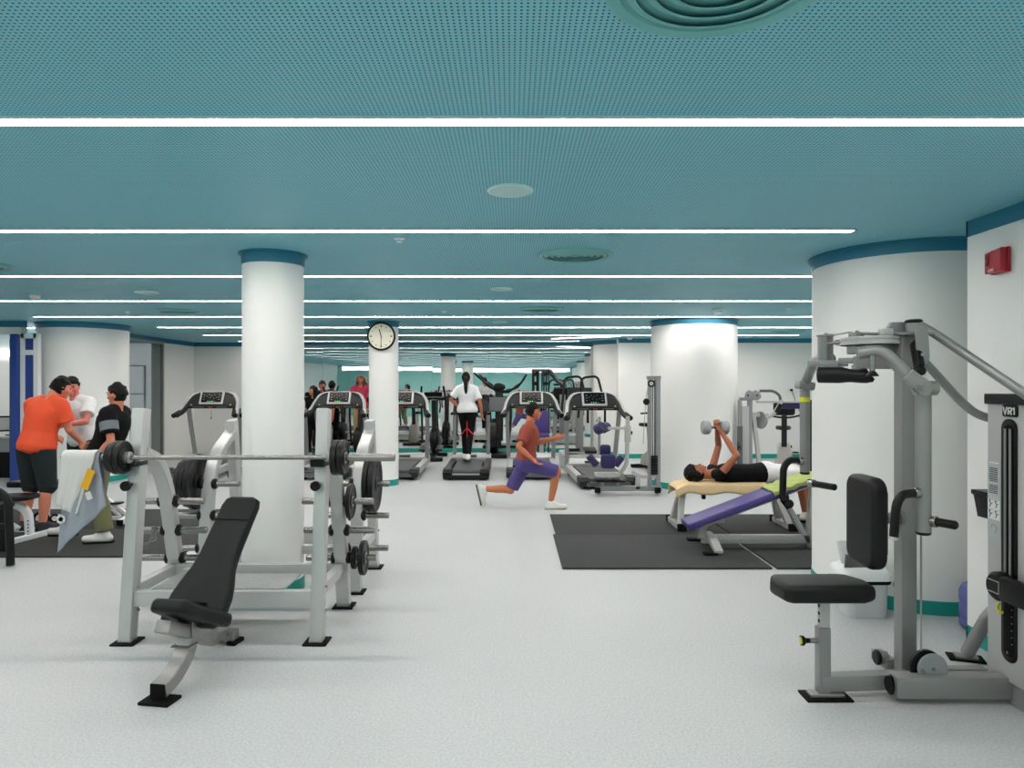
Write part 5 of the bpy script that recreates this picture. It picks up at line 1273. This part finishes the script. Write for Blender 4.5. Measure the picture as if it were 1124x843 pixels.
# man in black with olive trousers, stepping to the left
J = pose(pelvis=(.0, 0, .90), chest=(.0, -.09, 1.15), neck=(0, -.13, 1.38), head=(0, -.14, 1.53), face=(.25, 1, -.1), headup=(0, 0, 1),
         shL=(-.18, -.12, 1.33), elL=(-.25, -.18, 1.06), wrL=(-.22, -.02, .88), shR=(.18, -.12, 1.33), elR=(.24, .0, 1.08), wrR=(.18, .16, 1.0),
         hipL=(-.09, 0, .87), knL=(-.10, .02, .48), anL=(-.11, -.07, .10), toeL=(-.13, .12, .045), hipR=(.09, 0, .87), knR=(.10, .22, .52), anR=(.11, .38, .14), toeR=(.12, .56, .05))
pp, JJ, RR = person('person in a black T-shirt and olive trousers stepping past the orange shirt', (PX(113, 7.25), 7.25, .018), math.radians(98), J, (206, 130, 104), (M_bshirt, .40, -.22, .04), (M_olive, .97, .035), (M_shoew, M_edge), (M_hair, 'short'), curl=(.7, .7))
a, b = JJ['shL'], JJ['elL']
MB().tube([lerp(a, b, .30), lerp(a, b, .50), lerp(a, b, .62)], [.088, .088, .088], 16).build('sleeve_print', mat('grey_print', (112, 118, 124), .8), pp)
# woman walking on treadmill
z0 = .205
J = pose(pelvis=(.0, 0, .96), chest=(-.01, .02, 1.21), neck=(-.02, .02, 1.42), head=(-.03, .04, 1.575), face=(-.05, 1, -.02),
         shL=(-.17, .01, 1.375), elL=(-.31, -.02, 1.17), wrL=(-.17, .08, 1.03), shR=(.15, .01, 1.37), elR=(.24, -.06, 1.12), wrR=(.27, .06, .90),
         hipL=(-.085, 0, .92), knL=(-.055, .12, .52), anL=(-.05, .10, .12), toeL=(-.05, .27, .05), hipR=(.085, 0, .92), knR=(.05, .0, .50), anR=(.03, -.18, .13), toeR=(.03, -.03, .05))
pw, JJ, RR = person('woman in a white T-shirt and black leggings with long ponytail, walking on a treadmill', (PX(513, 13.05), 13.05, z0), 0, J, SKt, (M_wshirt, .40, -.08, .028), (M_legg, .98, .006), (M_shoew, M_edge), (M_hair, 'ponytail'), female=True, curl=(.8, .4), palms=((0, -1, -.3), None))
k1, k2 = JJ['knL'], JJ['knR']; top = lerp(k1, k2, .5)+Vector((0, -.09, .20)); 
mr = mat('red_strap', (200, 40, 44), .6)
MB().tube([k1+Vector((-.07, -.06, -.02)), top+Vector((0, -.03, -.07)), k2+Vector((.10, -.08, -.02))], .013, 8).tube([top+Vector((0, -.03, .06)), top+Vector((0, -.03, -.07)), top+Vector((.0, -.03, -.26))], .011, 8).build('red_strap', mr, pw)
# lunging runner in front of wide treadmill
J = pose(pelvis=(0, 0, .62), chest=(0, .03, .89), neck=(0, .06, 1.13), head=(0, .10, 1.29), face=(0, 1, -.05),
         shL=(-.18, .05, 1.08), elL=(-.24, .18, .86), wrL=(-.16, .40, .92), shR=(.18, .05, 1.08), elR=(.26, -.10, .84), wrR=(.24, .08, .68),
         hipL=(-.09, 0, .60), knL=(-.10, -.20, .22), anL=(-.10, -.56, .24), toeL=(-.10, -.50, .03), soleL=(0, -.96, -.22),
         hipR=(.09, .0, .60), knR=(.10, .42, .50), anR=(.10, .33, .085), toeR=(.10, .52, .03))
M_mar = mat('russet_shirt', (150, 66, 50), .8)
person('person in a russet shirt and purple shorts lunging with a white trainer forward', (PX(577, 9.3), 9.3, 0), math.radians(-90), J, SKt, (M_mar, .40, -.1, .022), (mat('purple_shorts', (78, 66, 128), .8), .50, .022), (M_shoew, M_shade), (M_hair, 'short'))
# lying man: axis along +X, face up; local: x = forward? build directly in world axes with rz=0
zb = .55
hx = PX(757, Yb)
def L(dx, dy, z): return (dx, dy, z-zb)
J = dict(pelvis=L(.90, 0, .635), chest=L(.62, 0, .625), neck=L(.27, 0, .62), head=L(.085, 0, .635), face=(.10, 0, 1), headup=(-1, 0, .12),
         shL=L(.31, .17, .66), elL=L(.40, .22, .93), wrL=L(.345, .10, 1.13), shR=L(.31, -.17, .64), elR=L(.47, -.23, .86), wrR=L(.345, -.07, 1.11),
         hipL=L(.96, .09, .63), knL=L(1.34, .15, .62), anL=L(1.42, .20, .13), toeL=L(1.56, .22, .05), hipR=L(.96, -.09, .63), knR=L(1.33, -.13, .62), anR=L(1.36, -.18, .13), toeR=L(1.50, -.20, .05))
person('man with curly black hair in a black tank top lying on the flat bench', (hx, Yb, zb), 0, J, SKd, (M_bshirt, 0, -.10, .012), (mat('white_shorts', (228, 224, 226), .8), .38, .02), (M_shoew, M_edge), (M_hair, 'curly'), sc=.96, curl=(1.1, 1.1), palms=((0, 0, 1), (0, 0, 1)), vox=.009)
# woman in pink jacket, dark haired woman, third face
J = pose(elL=(-.40, -.02, 1.38), wrL=(-.20, .02, 1.60), elR=(.26, .05, 1.15), wrR=(.16, .28, 1.15))
pk = person('woman in a crimson jacket with auburn hair, left of the clock column', (PX(396, 15.75), 15.75, .28), math.radians(184), J, SKt, (M_pink, .95, -.1, .025), (mat('khaki_cloth', (170, 150, 100), .8), .98, .015), (M_shoew, M_edge), (M_brown, 'long'), female=True, sc=.95)
pk[0].scale = (.95,)*3; pk[0].location.z = .22
J = pose(face=(.75, .6, -.05))
pk = person('woman with long dark hair at the right edge of the slim near column', (PX(344, 14.4), 14.4, -.06+.06), math.radians(182), J, SK, (M_bshirt, .9, -.1, .02), (M_legg, .98, .008), (M_shoed, M_edge), (M_hair, 'long'), female=True, sc=.95)
pk[0].scale = (.94,)*3
J = pose()
person('person with short dark hair barely visible behind the dark-haired woman', (PX(354, 16.6), 16.6, 0), math.radians(180), J, SKd, (M_bshirt, .4, -.1, .02), (M_legg, .98, .02), (M_shoed, M_edge), (M_hair, 'short'))
